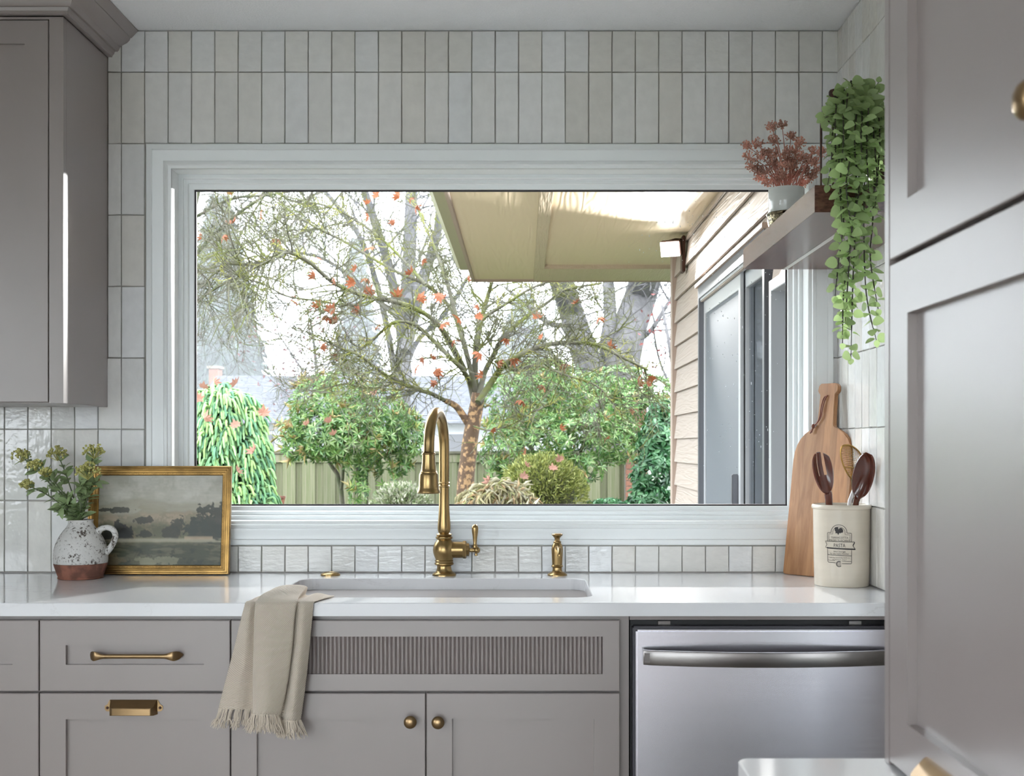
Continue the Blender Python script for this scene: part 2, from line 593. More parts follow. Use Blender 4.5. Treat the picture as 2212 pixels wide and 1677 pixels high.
# ---- window: casing, jamb, sash, gasket, pane
win = struct('window_1', None, None, 'wide white picture window over the sink')
def sweep(mb, prof, x0, x1, z0, z1, cap=False):
    mb.rings([rect_ring(x0 + a, x1 - a, z0 + a, z1 - a, y) for a, y in prof], cap, cap)
mb = Mb(); sweep(mb, [(0, .0), (0, -.019), (.002, -.021), (.015, -.021), (.017, -.0165), (.022, -.0155), (.032, -.0125), (.040, -.0095), (.045, -.0085), (.047, -.0115), (.050, -.0125), (.056, -.0125), (.058, -.0085), (.0645, -.0065), (.066, -.005), (.066, 0)], CX0, CX1, CZ0, CZ1)
part('casing', mb, M['trim'], win, smooth=35)
mb = Mb(); sweep(mb, [(.066, -.003), (.066, .070)], CX0, CX1, CZ0, CZ1)
part('jamb', mb, M['trim'], win)
mb = Mb(); sweep(mb, [(.064, .068), (.066, .066), (.0765, .066), (.078, .068), (.078, .077), (.080, .079), (.0885, .079), (.0895, .081), (.0895, .0865), (.0915, .089), (.1025, .091), (.104, .093), (.104, .104)], CX0, CX1, CZ0, CZ1)
part('sash', mb, M['vinyl'], win)
mb = Mb(); sweep(mb, [(.1035, .0965), (.1085, .0985), (.1085, .104), (.1035, .104)], CX0, CX1, CZ0, CZ1)
part('gasket', mb, M['gasket'], win)
mb = Mb(); mb.box(CX0 + .106, CX1 - .106, .1005, .1045, CZ0 + .106, CZ1 - .106)
part('pane', mb, M['pane'], win)
mb = Mb()
for k in range(200):       # raindrops and runs on the outside of the pane, right half near the lamp
    if k < 70: x, z = R.uniform(.30, .56), R.uniform(1.80, 1.98)
    else: x, z = R.uniform(.52, .75), R.uniform(1.2, 1.99)
    s = R.uniform(.0006, .0015)
    mb.ball((x, .1046, z), s, 5, 3, None, (1, .35, R.choice((1, 1, 1.2, R.uniform(1.5, 4)))))
part('raindrops', mb, mat('water_drop', (240, 244, 250), 0.08, spec=0.9), win, smooth=60, kind='stuff')

# ------------------------------------------------------------------ cabinets
def shaker(mb, mp, u0, u1, v0, v1, w0, w1, st, rt=None, rb=None, rec=.0095, c=.0014):
    """a frame-and-panel front: mp(u, v, w) -> world, w out of the face"""
    rt = st if rt is None else rt
    rb = st if rb is None else rb
    q = lambda a0, a1, b0, b1, w: [mp(a0, b0, w), mp(a1, b0, w), mp(a1, b1, w), mp(a0, b1, w)]
    mb.rings([q(u0, u1, v0, v1, w0), q(u0, u1, v0, v1, w1 - c), q(u0 + c, u1 - c, v0 + c, v1 - c, w1),
              q(u0 + st, u1 - st, v0 + rb, v1 - rt, w1), q(u0 + st, u1 - st, v0 + rb, v1 - rt, w1 - rec)])
FRONT = lambda u, v, w: (u, -w, v)
YC, YF = .606, .628      # carcass face, door face (distance from the window wall)
ZD0, ZD1, ZE1 = .7100, .8715, .7050

def bar_pull(parent, x, z, L, y):
    """arched brass bar pull with spoon ends"""
    mb = Mb()
    n = 40
    rs = []
    for i in range(n + 1):
        t = -1 + 2 * i / n
        a = abs(t)
        out = .022 * min(1, max(0, (1 - a) / .16)) ** .6
        if a < .66: hw, th = .0052, .004
        else:
            s = (a - .66) / .34
            hw = .0052 + .0062 * math.sin(PI * min(1, s * 1.0) ** 1.4)
            th = .004 - .0015 * s
        if i in (0, n): hw = .002
        xx = x + t * L / 2
        yy = -y - .003 - out
        rs.append([(xx, yy + th * math.cos(q), z + hw * math.sin(q)) for q in [2 * PI * k / 10 for k in range(10)]])
    mb.rings(rs)
    h = part('handle', mb, M['brass2'], parent, smooth=50, label='slim brass bar pull')
    return h

def cup_pull(parent, x, z, L, y):
    mb = Mb()
    h = .030
    c = lambda u, v, w: (x + u, -y - w, z + v)
    # flat backplate with side ears
    poly = [(-L / 2, -.006), (-L / 2 + .004, -.010), (L / 2 - .004, -.010), (L / 2, -.006), (L / 2, .002), (L / 2 - .006, .006), (L / 2 - .011, .016), (-L / 2 + .011, .016), (-L / 2 + .006, .006), (-L / 2, .002)]
    mb.prism(poly, c, 0, .002)
    part_o = part('pull_plate', mb, M['brass2'], parent)
    mb = Mb()
    w = L / 2 - .012
    q = lambda a, v0, v1, d: [c(-a, v0, d), c(a, v0, d), c(a, v1, d), c(-a, v1, d)]
    mb.rings([q(w, -.017, .016, 0), q(w, -.017, .016, .002), q(w - .002, -.017, .0135, .0055), q(w - .004, -.0165, .004, .017), q(w - .009, -.016, .001, .0215), q(w - .012, -.015, -.001, .0225)], True, True)
    o = part('handle', mb, M['brass2'], parent, smooth=25, label='brass cup pull')
    for s in (-1, 1):
        mb = Mb()
        mb.lathe([(.0032, 0), (.0032, .0012), (.002, .002)], c(s * (L / 2 - .006), -.002, .002), 12, Matrix.Rotation(PI / 2, 3, 'X'))
        part('screw', mb, M['bronze'], parent)
    return o

def knob(parent, x, z, y, r=.0147, M3=None, c=None):
    mb = Mb()
    prof = [(.008, 0), (.008, .002), (.0055, .004), (.005, .010), (r * .7, .015), (r * .95, .018), (r, .021), (r * .96, .0245), (r * .75, .028), (r * .4, .0298), (.0005, .0305)]
    mb.lathe(prof, c or (x, -y, z), 28, M3 or Matrix.Rotation(PI / 2, 3, 'X'))
    return part('knob', mb, M['brass2'], parent, smooth=40, label='round brass knob')

def carcass(parent, x0, x1, top=.884):
    mb = Mb()
    mb.box(x0, x1, -YC, -.02, .1, top)
    part('body', mb, M['cab'], parent)
    mb = Mb(); mb.box(x0, x1, -YC + .07, -.03, 0, .1)
    part('toe_kick', mb, M['cabin'], parent)

def front(parent, name, x0, x1, z0, z1, st, rt=None, rb=None):
    mb = Mb(); shaker(mb, FRONT, x0 + .0013, x1 - .0013, z0, z1, YC, YF, st, rt, rb)
    return part(name, mb, M['cab'], parent)

# far left unit (its right edge only is in view), drawer unit, sink unit
XA, XB, XC, XD, XE = -1.76, -1.1033, -.667, -.2216, .2216
b1 = thing('base_cabinet', 'grey base cabinet cut by the left edge, without a visible handle', 'cabinet', ((XA + XB) / 2, -.31, 0), 'base cabinets under the worktop')
carcass(b1, XA, XB)
d = front(b1, 'drawer', XA, XB, ZD0, ZD1, .0595, .057, .060)
bar_pull(d, (XA + XB) / 2, .793, .212, YF - .0065)
d = front(b1, 'door', XA, XB, .1, ZE1, .0595)
cup_pull(d, (XA + XB) / 2, .6745, .132, YF)
b2 = thing('base_cabinet', 'grey drawer cabinet with a brass bar pull above a brass cup pull', 'cabinet', ((XB + XC) / 2, -.31, 0), 'base cabinets under the worktop')
carcass(b2, XB, XC)
d = front(b2, 'drawer', XB, XC, ZD0, ZD1, .0595, .057, .060)
bar_pull(d, -.882, .7925, .212, YF - .0065)
d = front(b2, 'drawer', XB, XC, .1, ZE1, .0595)
cup_pull(d, -.887, .6745, .132, YF)
b3 = thing('sink_cabinet', 'grey sink cabinet with a reeded panel and two doors with round brass knobs', 'cabinet', (XD, -.31, 0), 'base cabinets under the worktop')
carcass(b3, XC, .2430)
mb = Mb()
mb.box(.2452, .8865, -YC, -YC + .02, .8695, .884); mb.box(.8600, .8865, -YC, -YC + .02, .1, .8695)
part('rail', mb, M['cab'], b3)
mb = Mb(); shaker(mb, FRONT, XC + .0013, XE - .0013, ZD0, ZD1, YC, YF, .0388, .0372, .0385, rec=.010)
ff = part('false_front', mb, M['cab'], b3)
mb = Mb()
ra0, ra1, rz0, rz1 = XC + .0401, XE - .0401, ZD0 + .0385, ZD1 - .0372
n = 84
pw = (ra1 - ra0) / n
pts = []
for i in range(n):
    for k in range(7):
        t = k / 7
        pts.append((ra0 + (i + t) * pw, YF - .0098 + .0050 * math.sin(PI * t)))
pts.append((ra1, YF - .0098))
k0 = len(mb.v)
for x, w in pts: mb.v.append((x, -w, rz0))
for x, w in pts: mb.v.append((x, -w, rz1))
m = len(pts)
mb.f.extend([(i, i + 1, m + i + 1, m + i) for i in range(m - 1)])
part('reeded_panel', mb, M['cab'], b3, smooth=60)
d = front(b3, 'door', XC, XD, .1, ZE1, .0585)
knob(d, (888 - VX) * 2.722 / F, ZC - (1559 - VY) * 2.71 / F, YF)
d = front(b3, 'door', XD, XE, .1, ZE1, .0585)
knob(d, (947.5 - VX) * 2.722 / F, ZC - (1560 - VY) * 2.71 / F, YF)

# dishwasher
dw = thing('dishwasher', 'stainless dishwasher with a bowed bar handle under the worktop', 'dishwasher', (.55, -.31, 0))
mb = Mb(); mb.box(.2470, .8590, -.590, -.03, .1, .866)
part('body', mb, M['black'], dw)
mb = Mb(); mb.box(.2505, .8555, -.622, -.592, .1, .8565)
part('door_edge', mb, M['darkgrey'], dw, bevel=.003)
mb = Mb(); mb.box(.2565, .8495, -.634, -.6225, .11, .8505)
part('door', mb, M['steel'], dw, bevel=.004, smooth=40)
mb = Mb()
rs = []
for i in range(41):
    t = -1 + i / 20
    x = .5525 + t * .2815
    out = .030 + .034 * (1 - t * t)
    if i in (0, 40): out -= .004
    hh = .0165
    y0 = -.634 - out
    rs.append([(x, y0 + .011, .7925 - hh), (x, y0 + .001, .7925 - hh), (x, y0, .7925 - hh + .002), (x, y0, .7925 + hh - .002), (x, y0 + .001, .7925 + hh), (x, y0 + .011, .7925 + hh)])
mb.rings(rs)
for s in (-1, 1):
    mb.box(.5525 + s * .270 - .009, .5525 + s * .270 + .009, -.667, -.633, .782, .803)
part('handle', mb, M['steel2'], dw, smooth=30, label='bowed stainless bar handle')
for x in (.325, .765):
    mb = Mb(); mb.box(x - .014, x + .014, -.60, -.592, .8575, .8655)
    part('mounting_bracket', mb, M['steel2'], dw)
mb = Mb(); mb.box(.2505, .8555, -.55, -.05, 0, .1)
part('toe_kick', mb, M['black'], dw)

# ---- worktop with the sink cut out
def rrect(x0, x1, y0, y1, r, n=8):
    out = []
    for cx, cy_, a in ((x1 - r, y1 - r, 0), (x0 + r, y1 - r, PI / 2), (x0 + r, y0 + r, PI), (x1 - r, y0 + r, 1.5 * PI)):
        out += [(cx + r * math.cos(a + PI / 2 * i / n), cy_ + r * math.sin(a + PI / 2 * i / n)) for i in range(n + 1)]
    return out
HX0, HX1, HY0, HY1 = -.592, .164, -.551, -.152
def slab(name, outer, hole, z0, z1, mat_):
    bm = bmesh.new()
    def loop(pts, z): return [bm.verts.new((x, y, z)) for x, y in pts]
    def close(vs_): return [bm.edges.new((vs_[i], vs_[(i + 1) % len(vs_)])) for i in range(len(vs_))]
    c = .0016
    cx = sum(p[0] for p in outer) / len(outer); cy_ = sum(p[1] for p in outer) / len(outer)
    sh = lambda p, s: (p[0] - math.copysign(c, p[0] - cx) * s, p[1] - math.copysign(c, p[1] - cy_) * s)
    o_t = loop([sh(p, 1) for p in outer], z1); o_m = loop(outer, z1 - c); o_b = loop(outer, z0)
    loops = [(o_t, o_m), (o_m, o_b)]
    et, eb = close(o_t), close(o_b)
    if hole:
        hcx, hcy = (HX0 + HX1) / 2, (HY0 + HY1) / 2
        hs = lambda p: (p[0] + math.copysign(c, p[0] - hcx), p[1] + math.copysign(c, p[1] - hcy))
        h_t = loop([hs(p) for p in hole], z1); h_m = loop(hole, z1 - c); h_b = loop(hole, z0)
        loops += [(h_t, h_m), (h_m, h_b)]
        et += close(h_t); eb += close(h_b)
    bmesh.ops.triangle_fill(bm, use_beauty=True, use_dissolve=False, edges=et)
    bmesh.ops.triangle_fill(bm, use_beauty=True, use_dissolve=False, edges=eb)
    for a, b in loops:
        n_ = len(a)
        for i in range(n_):
            bm.faces.new((a[i], a[(i + 1) % n_], b[(i + 1) % n_], b[i]))
    bmesh.ops.recalc_face_normals(bm, faces=bm.faces)
    me = bpy.data.meshes.new(name)
    bm.to_mesh(me); bm.free()
    me.materials.append(mat_)
    return me
me = slab('worktop', [(XA, -.649), (XR - .001, -.649), (XR - .001, -.001), (XA, -.001)], rrect(HX0, HX1, HY0, HY1, .045), .884, .914, M['quartz'])
wt = link('worktop', me)
tag(wt, 'long white quartz worktop with faint grey veins running under the window', 'worktop')
me = slab('worktop', rrect(.243, XR - .001, -3.2, -1.988, .014, 5), None, .884, .914, M['quartz'])
wt2 = link('worktop', me)
tag(wt2, 'rounded end of the white worktop at the bottom right, under the tall cabinet', 'worktop')
b4 = thing('base_cabinet', 'grey cabinet carrying the worktop end at the bottom right', 'cabinet', (.58, -2.6, 0), 'base cabinets under the worktop')
mb = Mb(); mb.box(.30, XR - .001, -3.19, -2.02, .1, .884)
part('body', mb, M['cab'], b4)
for y0, y1 in ((-2.60, -2.03), (-3.18, -2.61)):
    mb = Mb(); shaker(mb, lambda u, v, w: (-w, u, v), y0, y1, .11, .872, -.30, -.279, .06)
    part('door', mb, M['cab'], b4)
mb = Mb(); mb.box(.36, XR - .001, -3.19, -2.06, 0, .1)
part('toe_kick', mb, M['cabin'], b4)

# sink
mb = Mb()
L = lambda e, r, z: [(x, y, z) for x, y in rrect(HX0 - e, HX1 + e, HY0 - e, HY1 + e, r)]
mb.rings([L(.03, .06, .882), L(.005, .047, .882), L(.003, .047, .879), L(.0, .045, .86), L(-.004, .043, .70), L(-.03, .03, .676), L(-.17, .02, .672)], False, True)
mb.rings([L(.03, .06, .882), L(.03, .06, .868), L(.012, .05, .862), L(.012, .05, .662)], False, True)
snk = solo('sink', mb, M['ceramic'], 'white undermount sink below the cut-out in the worktop', 'sink', ((HX0 + HX1) / 2, -.35, .66), smooth=40)
mb = Mb(); mb.lathe([(.045, 0), (.045, .003), (.038, .004), (.034, .001), (.0005, .001)], ((HX0 + HX1) / 2, -.35, .673), 24)
part('drain', mb, M['brass'], snk, smooth=40)

# ---- wall cabinet, top left
uc = thing('wall_cabinet', 'warm grey wall cabinet with a crown moulding at the top left', 'cabinet', ((XA + UCX) / 2, -.16, 1.3775))
yf = .33
mb = Mb(); mb.box(XA, UCX, -yf + .02, -.0005, 1.3775, ZT - .001)
part('body', mb, M['cab'], uc, bevel=.0008)
fx1 = UCX
dx1 = -1.1626 - .0375       # door edge
zt_d = ZC - (43.5 - VY) * 3.02 / F
mb = Mb()
mb.box(dx1 + .0015, fx1, -yf, -yf + .02, 1.3775, 2.40); mb.box(XA, dx1 + .0015, -yf, -yf + .02, zt_d + .002, 2.40)
part('face_frame', mb, M['cab'], uc)
mb = Mb(); shaker(mb, FRONT, XA, dx1 - .0012, 1.380, zt_d, yf - .0195, yf, .0595, .0595, .0595)
part('door', mb, M['cab'], uc)
pr = [(0, 0), (0, .0025), (.013, .0025), (.013, .006), (.017, .010), (.020, .018), (.024, .0185), (.027, .0175), (.031, .022), (.034, .030), (.042, .036), (.054, .042), (.061, .049), (.064, .056), (.0665, .056), (.0705, .060), (.077, .067), (.083, .073), (.085, .074), (.085, .0785)]
zc0 = 2.3545
rs = []
for a, h in pr:
    z = min(zc0 + h, ZT - .0005)
    rs.append([(XA, -yf - a, z), (UCX + a, -yf - a, z), (UCX + a, -.001, z)])
mb = Mb()
for i in range(len(rs)): mb.v.extend(rs[i])
for i in range(len(rs) - 1):
    for j in range(2):
        mb.f.append((i * 3 + j, i * 3 + j + 1, i * 3 + j + 4, i * 3 + j + 3))
part('crown_moulding', mb, M['cab'], uc, smooth=22)

# ---- tall cabinet, right
tc = thing('tall_cabinet', 'tall pale grey cabinet filling the right edge, standing on the worktop', 'cabinet', (.65, -2.3, .914))
xf, ya, yb_ = .408, -2.002, -2.62
mb = Mb(); mb.box(xf + .022, XR - .001, yb_, ya, .9145, ZT - .001)
part('body', mb, M['cab'], tc)
mb = Mb()
mb.box(xf, xf + .022, ya - .0165, ya, .9145, ZT - .001); mb.box(xf, xf + .022, yb_, -2.462, .9145, ZT - .001); mb.box(xf, xf + .022, -2.462, ya - .0165, 2.37, ZT - .001)
part('face_frame', mb, M['cab'], tc, bevel=.0008)
SIDE = lambda u, v, w: (-w, u, v)
zg0, zg1 = 1.4713, 1.4768
mb = Mb(); shaker(mb, SIDE, -2.460, ya - .0185, zg1, 2.368, -xf - .0215, -xf, .0615, .0615, .0565, rec=.0105)
d = part('door', mb, M['cab'], tc)
RX = Matrix.Rotation(-PI / 2, 3, 'Y')
knob(d, 0, 0, 0, .0155, RX, (xf, -2.432, ZC - (230 - VY) * .935 / F))
mb = Mb(); shaker(mb, SIDE, -2.460, ya - .0185, .9185, zg0, -xf - .0215, -xf, .0615, .0595, .0555, rec=.0105)
d = part('door', mb, M['cab'], tc)
# brass pull low on the lower door, seen end-on
mb = Mb()
pz, py = .9405, -2.185
q = lambda a, v0, v1, w: [(xf - w, py - a, pz + v0), (xf - w, py + a, pz + v0), (xf - w, py + a, pz + v1), (xf - w, py - a, pz + v1)]
mb.rings([q(.040, -.014, .016, 0), q(.040, -.014, .016, .002), q(.037, -.014, .0145, .0055), q(.034, -.0135, .006, .015), q(.029, -.013, .002, .0205), q(.024, -.012, 0, .0225)])
part('handle', mb, M['brass2'], tc, smooth=25, label='brass cup pull near the foot of the tall cabinet')

# ---- floating shelf
shf = thing('floating_shelf', 'thick walnut floating shelf on the right wall beside the window', 'shelf', (.75, -.43, 1.761))
sx0, sy0, sz0, sz1 = .6125, -.842, 1.7605, 1.8175
mb = Mb(); mb.box(sx0, XR - .009, sy0, -.026, sz0, sz1)
part('board', mb, M['walnut'], shf, bevel=.0008)
mb = Mb(); mb.box(.722, .734, sy0 + .03, -.026, sz0 - .0008, sz0 + .004)
part('light_channel', mb, M['alu'], shf, label='pale light channel let into the underside')
# ------------------------------------------------------------------ worktop things
def cat_rom(p, t):
    """Catmull-Rom through rows of an (n, k) array at t in [0, n-1]"""
    p = np.asarray(p, float)
    n = len(p)
    i = min(int(t), n - 2)
    f = t - i
    a, b, c, d = p[max(i - 1, 0)], p[i], p[i + 1], p[min(i + 2, n - 1)]
    return 0.5 * ((2 * b) + (c - a) * f + (2 * a - 5 * b + 4 * c - d) * f * f + (3 * b - a - 3 * c + d) * f ** 3)

def curve(pts, n):
    return [Vector(cat_rom([tuple(p) for p in pts], i * (len(pts) - 1) / (n - 1))) for i in range(n)]

# ---- faucet
fx, fy = (959.5 - VX) * 3.277 / F, -.075
fa = thing('kitchen_faucet', 'brushed brass gooseneck faucet with a pull-down spray head behind the sink', 'faucet', (fx, fy, .914))
K = .000318
zz = lambda c: .914 + (1532 - c) * K
mb = Mb()
mb.lathe([(102 * K, zz(1532)), (102 * K, zz(1524)), (98 * K, zz(1516)), (92 * K, zz(1510)), (80 * K, zz(1504)), (72 * K, zz(1498)), (66 * K, zz(1484)), (62 * K, zz(1466)), (61 * K, zz(1452)), (64 * K, zz(1446)), (76 * K, zz(1442)), (83 * K, zz(1434)), (83 * K, zz(1428)), (76 * K, zz(1420)), (78 * K, zz(1412)), (80 * K, zz(1404)), (74 * K, zz(1398)),
          (76 * K, zz(1390)), (86 * K, zz(1365)), (95 * K, zz(1335)), (97 * K, zz(1310)), (92 * K, zz(1278)), (80 * K, zz(1250)), (66 * K, zz(1232)), (60 * K, zz(1222)), (70 * K, zz(1216)), (74 * K, zz(1208)), (72 * K, zz(1198)), (60 * K, zz(1194)), (66 * K, zz(1186)), (70 * K, zz(1178)), (56 * K, zz(1172)), (46 * K, zz(1166))], (fx, fy, 0), 40, cap1=True)
part('body', mb, M['brass'], fa, smooth=30)
mb = Mb()
mb.lathe([(46 * K, zz(1168)), (54 * K, zz(1150)), (57 * K, zz(1128)), (56 * K, zz(1100)), (52 * K, zz(1050)), (47 * K, zz(980)), (44 * K, zz(900)), (43 * K, zz(800)), (43 * K, zz(772)), (48 * K, zz(766)), (48 * K, zz(760)), (42 * K, zz(754)), (42 * K, zz(744)), (49 * K, zz(740)), (49 * K, zz(732)), (45 * K, zz(728))], (fx, fy, 0), 32)
part('column', mb, M['brass'], fa, smooth=30)
# gooseneck: up, over towards the room and slightly left, down into the head
hd = Vector((-.028, -.172, 0))
zb = zz(730); za = 1.262
pts = [Vector((fx, fy, zb)), Vector((fx, fy, zb + .05))]
n = 26
cen_z = za
for i in range(n + 1):
    a = PI * i / n
    c = Vector((fx, fy, cen_z)) + hd / 2
    pts.append(c - hd / 2 * math.cos(a) + Vector((0, 0, .096 * max(0.0, math.sin(a)) ** .92)))
tip = Vector((fx, fy, 1.250)) + hd * 1.02
pts.append(tip)
mb = Mb(); mb.tube(pts, [.0142] * len(pts), 24)
part('spout', mb, M['brass'], fa, smooth=40)
mb = Mb()
k2 = .000326
hz = lambda c: tip.z - (c - 470) * k2
mb.lathe([(50 * k2, hz(464)), (54 * k2, hz(470)), (55 * k2, hz(478)), (52 * k2, hz(482)), (54 * k2, hz(540)), (58 * k2, hz(590)), (63 * k2, hz(612)), (68 * k2, hz(618)), (68 * k2, hz(624)), (72 * k2, hz(630)), (77 * k2, hz(646)), (79 * k2, hz(700)), (81 * k2, hz(745)), (84 * k2, hz(756)), (92 * k2, hz(772)), (93 * k2, hz(782)), (88 * k2, hz(790)), (70 * k2, hz(791)), (68 * k2, hz(788)), (.0005, hz(788))], (tip.x, tip.y, 0), 36)
part('spray_head', mb, M['brass'], fa, smooth=30)
mb = Mb()
vz = zz(1312)
RYp = Matrix.Rotation(PI / 2, 3, 'Y')
mb.lathe([(70 * K, 50 * K), (70 * K, 165 * K), (66 * K, 168 * K)], (fx, fy, vz), 32, RYp)
part('valve_body', mb, M['brass'], fa, smooth=30)
mb = Mb(); mb.lathe([(62 * K, 160 * K), (76 * K, 162 * K), (76 * K, 184 * K), (70 * K, 192 * K), (56 * K, 194 * K), (54 * K, 214 * K), (40 * K, 220 * K), (18 * K, 222 * K)], (fx, fy, vz), 8, RYp)
part('valve_nut', mb, M['brass'], fa, smooth=25)
mb = Mb()
lx = fx + 282 * K
mb.lathe([(18 * K, 215 * K), (18 * K, 262 * K), (22 * K, 266 * K), (22 * K, 274 * K)], (fx, fy, vz - .001), 16, RYp)
mb.ball((lx, fy, vz - .001), 28 * K, 18, 12)
mb.lathe([(12 * K, 0), (13 * K, 10 * K), (9 * K, 20 * K), (7 * K, 22 * K)], (lx - .002, fy, vz - .002), 14, Matrix.Rotation(PI, 3, 'X') @ Matrix.Translation((0, 0, 24 * K)).to_3x3())
mb.lathe([(11 * K, -52 * K), (12 * K, -40 * K), (8 * K, -28 * K)], (lx - .002, fy, vz), 14)
mb.lathe([(20 * K, 18 * K), (22 * K, 34 * K), (17 * K, 44 * K), (15 * K, 60 * K), (20 * K, 110 * K), (27 * K, 160 * K), (29 * K, 185 * K), (25 * K, 205 * K), (14 * K, 216 * K), (.0003, 219 * K)], (lx - .005, fy, vz), 20)
part('lever', mb, M['brass'], fa, smooth=40)
# ---- soap dispenser
qx, qy = (1203.6 - VX) * 3.277 / F, -.075
sd = thing('soap_dispenser', 'small brass soap dispenser with a flared top, right of the faucet', 'soap dispenser', (qx, qy, .914))
zs = lambda c: .914 + (1534 - c) * K
mb = Mb()
mb.lathe([(85 * K, zs(1534)), (85 * K, zs(1526)), (78 * K, zs(1518)), (60 * K, zs(1508)), (46 * K, zs(1500)), (41 * K, zs(1490)), (41 * K, zs(1466)), (48 * K, zs(1460)), (51 * K, zs(1454)), (48 * K, zs(1448)), (44 * K, zs(1442)), (46 * K, zs(1400)), (49 * K, zs(1340)), (50 * K, zs(1310)), (46 * K, zs(1285)), (38 * K, zs(1266)), (32 * K, zs(1256))], (qx, qy, 0), 32)
part('body', mb, M['brass'], sd, smooth=30)
mb = Mb()
mb.lathe([(30 * K, zs(1258)), (34 * K, zs(1250)), (34 * K, zs(1244)), (24 * K, zs(1238)), (21 * K, zs(1226)), (24 * K, zs(1212)), (38 * K, zs(1196)), (47 * K, zs(1188)), (48 * K, zs(1180)), (40 * K, zs(1174)), (.0005, zs(1172))], (qx, qy, 0), 12)
part('pump_cap', mb, M['brass'], sd, smooth=25)
mb = Mb()
mb.tube(curve([(qx, qy - .008, zs(1300)), (qx + .002, qy - .03, zs(1290)), (qx + .004, qy - .055, zs(1300)), (qx + .004, qy - .068, zs(1330)), (qx + .004, qy - .069, zs(1352))], 14), [.0062] * 8 + [.0055] * 6, 14)
part('nozzle', mb, M['brass'], sd, smooth=50)
# ---- air switch
mb = Mb(); mb.lathe([(.0268, 0), (.0268, .0035), (.024, .0065), (.018, .0085), (.0165, .0075), (.0005, .0078)], ((714.5 - VX) * 3.277 / F, -.078, .914), 32)
solo('sink_button', mb, M['brass'], 'flat round brass button on the worktop, left of the faucet', 'button', ((714.5 - VX) * 3.277 / F, -.078, .914), smooth=30)

# ---- towel over the edge of the worktop
def tow(cx, cy_, y, dz=0):
    p = P(440 + cx / 4.413, 1240 + cy_ / 4.413, y)
    return p
rows = []
YT = -.6535
def row(cy_list, cxs, ws):
    rows.append([tuple(tow(cx, c, YT - w)) for c, cx, w in zip(cy_list, cxs, ws)])
# back rows lie on the worktop (x from the photograph, heights above the top)
def flat(cxs, y, hs):
    d = D + y
    rows.append([((440 + cx / 4.413 - VX) * d / F, y, .914 + h) for cx, h in zip(cxs, hs)])
flat([640, 660, 690, 740, 850, 960, 985, 1120, 1245], -.540, [.003, .004, .005, .006, .010, .008, .004, .004, .003])
flat([560, 590, 640, 690, 820, 985, 960, 1100, 1215], -.566, [.003, .010, .009, .024, .031, .027, .004, .012, .004])
flat([500, 540, 580, 630, 760, 945, 925, 1060, 1150], -.598, [.003, .010, .006, .022, .028, .022, .004, .015, .004])
flat([445, 490, 530, 560, 690, 900, 890, 1005, 1090], -.632, [.003, .009, .004, .017, .017, .014, .004, .011, .004])
row([268] * 9, [402, 452, 500, 508, 645, 880, 872, 965, 1052], [.001, .006, .001, .010, .011, .010, .001, .007, .001])
row([330] * 9, [382, 440, 496, 498, 640, 868, 862, 950, 1045], [.001, .010, .003, .018, .020, .016, .002, .012, .002])
row([450] * 9, [350, 420, 491, 490, 635, 855, 845, 935, 1033], [.002, .014, .004, .024, .030, .020, .003, .016, .003])
row([700] * 9, [290, 390, 487, 482, 625, 835, 825, 920, 1010], [.002, .016, .005, .028, .036, .022, .003, .020, .003])
row([1000] * 9, [212, 345, 482, 473, 606, 800, 790, 882, 980], [.003, .018, .006, .030, .042, .024, .004, .024, .004])
row([1200, 1200, 1205, 1235, 1240, 1240, 1260, 1270, 1270], [160, 315, 478, 472, 590, 750, 762, 850, 945], [.004, .020, .007, .031, .045, .025, .005, .027, .005])
row([1290, 1295, 1300, 1345, 1350, 1355, 1395, 1410, 1400], [140, 300, 474, 472, 582, 710, 742, 832, 925], [.004, .021, .008, .031, .046, .026, .006, .028, .006])
NRW, NCW = len(rows), 9
tw = thing('dish_towel', 'woven beige dish towel with a fringed hem hanging over the worktop edge', 'towel', (-.49, -.60, .914))
nu, nv = 96, 110
A = np.array(rows)
grid = np.zeros((nv, nu, 3))
for j in range(nv):
    tr = j * (NRW - 1) / (nv - 1)
    rr = cat_rom(A.reshape(NRW, -1), tr).reshape(NCW, 3)
    for i in range(nu):
        grid[j, i] = cat_rom(rr, i * (NCW - 1) / (nu - 1))
def towel_mat():
    m, nt, b = nodes_of('waffle_towel')
    uv = N(nt, 'ShaderNodeUVMap', uv_map='UVMap')
    sx = N(nt, 'ShaderNodeSeparateXYZ')
    nt.links.new(uv.outputs[0], sx.inputs[0])
    outs = []
    for a in (0, 1):
        ml = N(nt, 'ShaderNodeMath', operation='MULTIPLY'); ml.inputs[1].default_value = 2 * PI / .0043
        nt.links.new(sx.outputs[a], ml.inputs[0])
        sn = N(nt, 'ShaderNodeMath', operation='SINE')
        nt.links.new(ml.outputs[0], sn.inputs[0])
        outs.append(sn.outputs[0])
    pr_ = N(nt, 'ShaderNodeMath', operation='MULTIPLY')
    nt.links.new(outs[0], pr_.inputs[0]); nt.links.new(outs[1], pr_.inputs[1])
    bp = N(nt, 'ShaderNodeBump', Strength=.6, Distance=.0014)
    nt.links.new(pr_.outputs[0], bp.inputs['Height'])
    nt.links.new(bp.outputs[0], b.inputs['Normal'])
    mr = N(nt, 'ShaderNodeMapRange'); mr.inputs['From Min'].default_value = -1
    nt.links.new(pr_.outputs[0], mr.inputs['Value'])
    mx = N(nt, 'ShaderNodeMix', data_type='RGBA')
    mx.inputs[6].default_value = (*lin((178, 165, 149)), 1); mx.inputs[7].default_value = (*lin((217, 204, 189)), 1)
    nt.links.new(mr.outputs[0], mx.inputs[0]); nt.links.new(mx.outputs[2], b.inputs['Base Color'])
    b.inputs['Roughness'].default_value = .95
    b.inputs['Sheen Weight'].default_value = .3
    return m
M['towel'] = towel_mat()
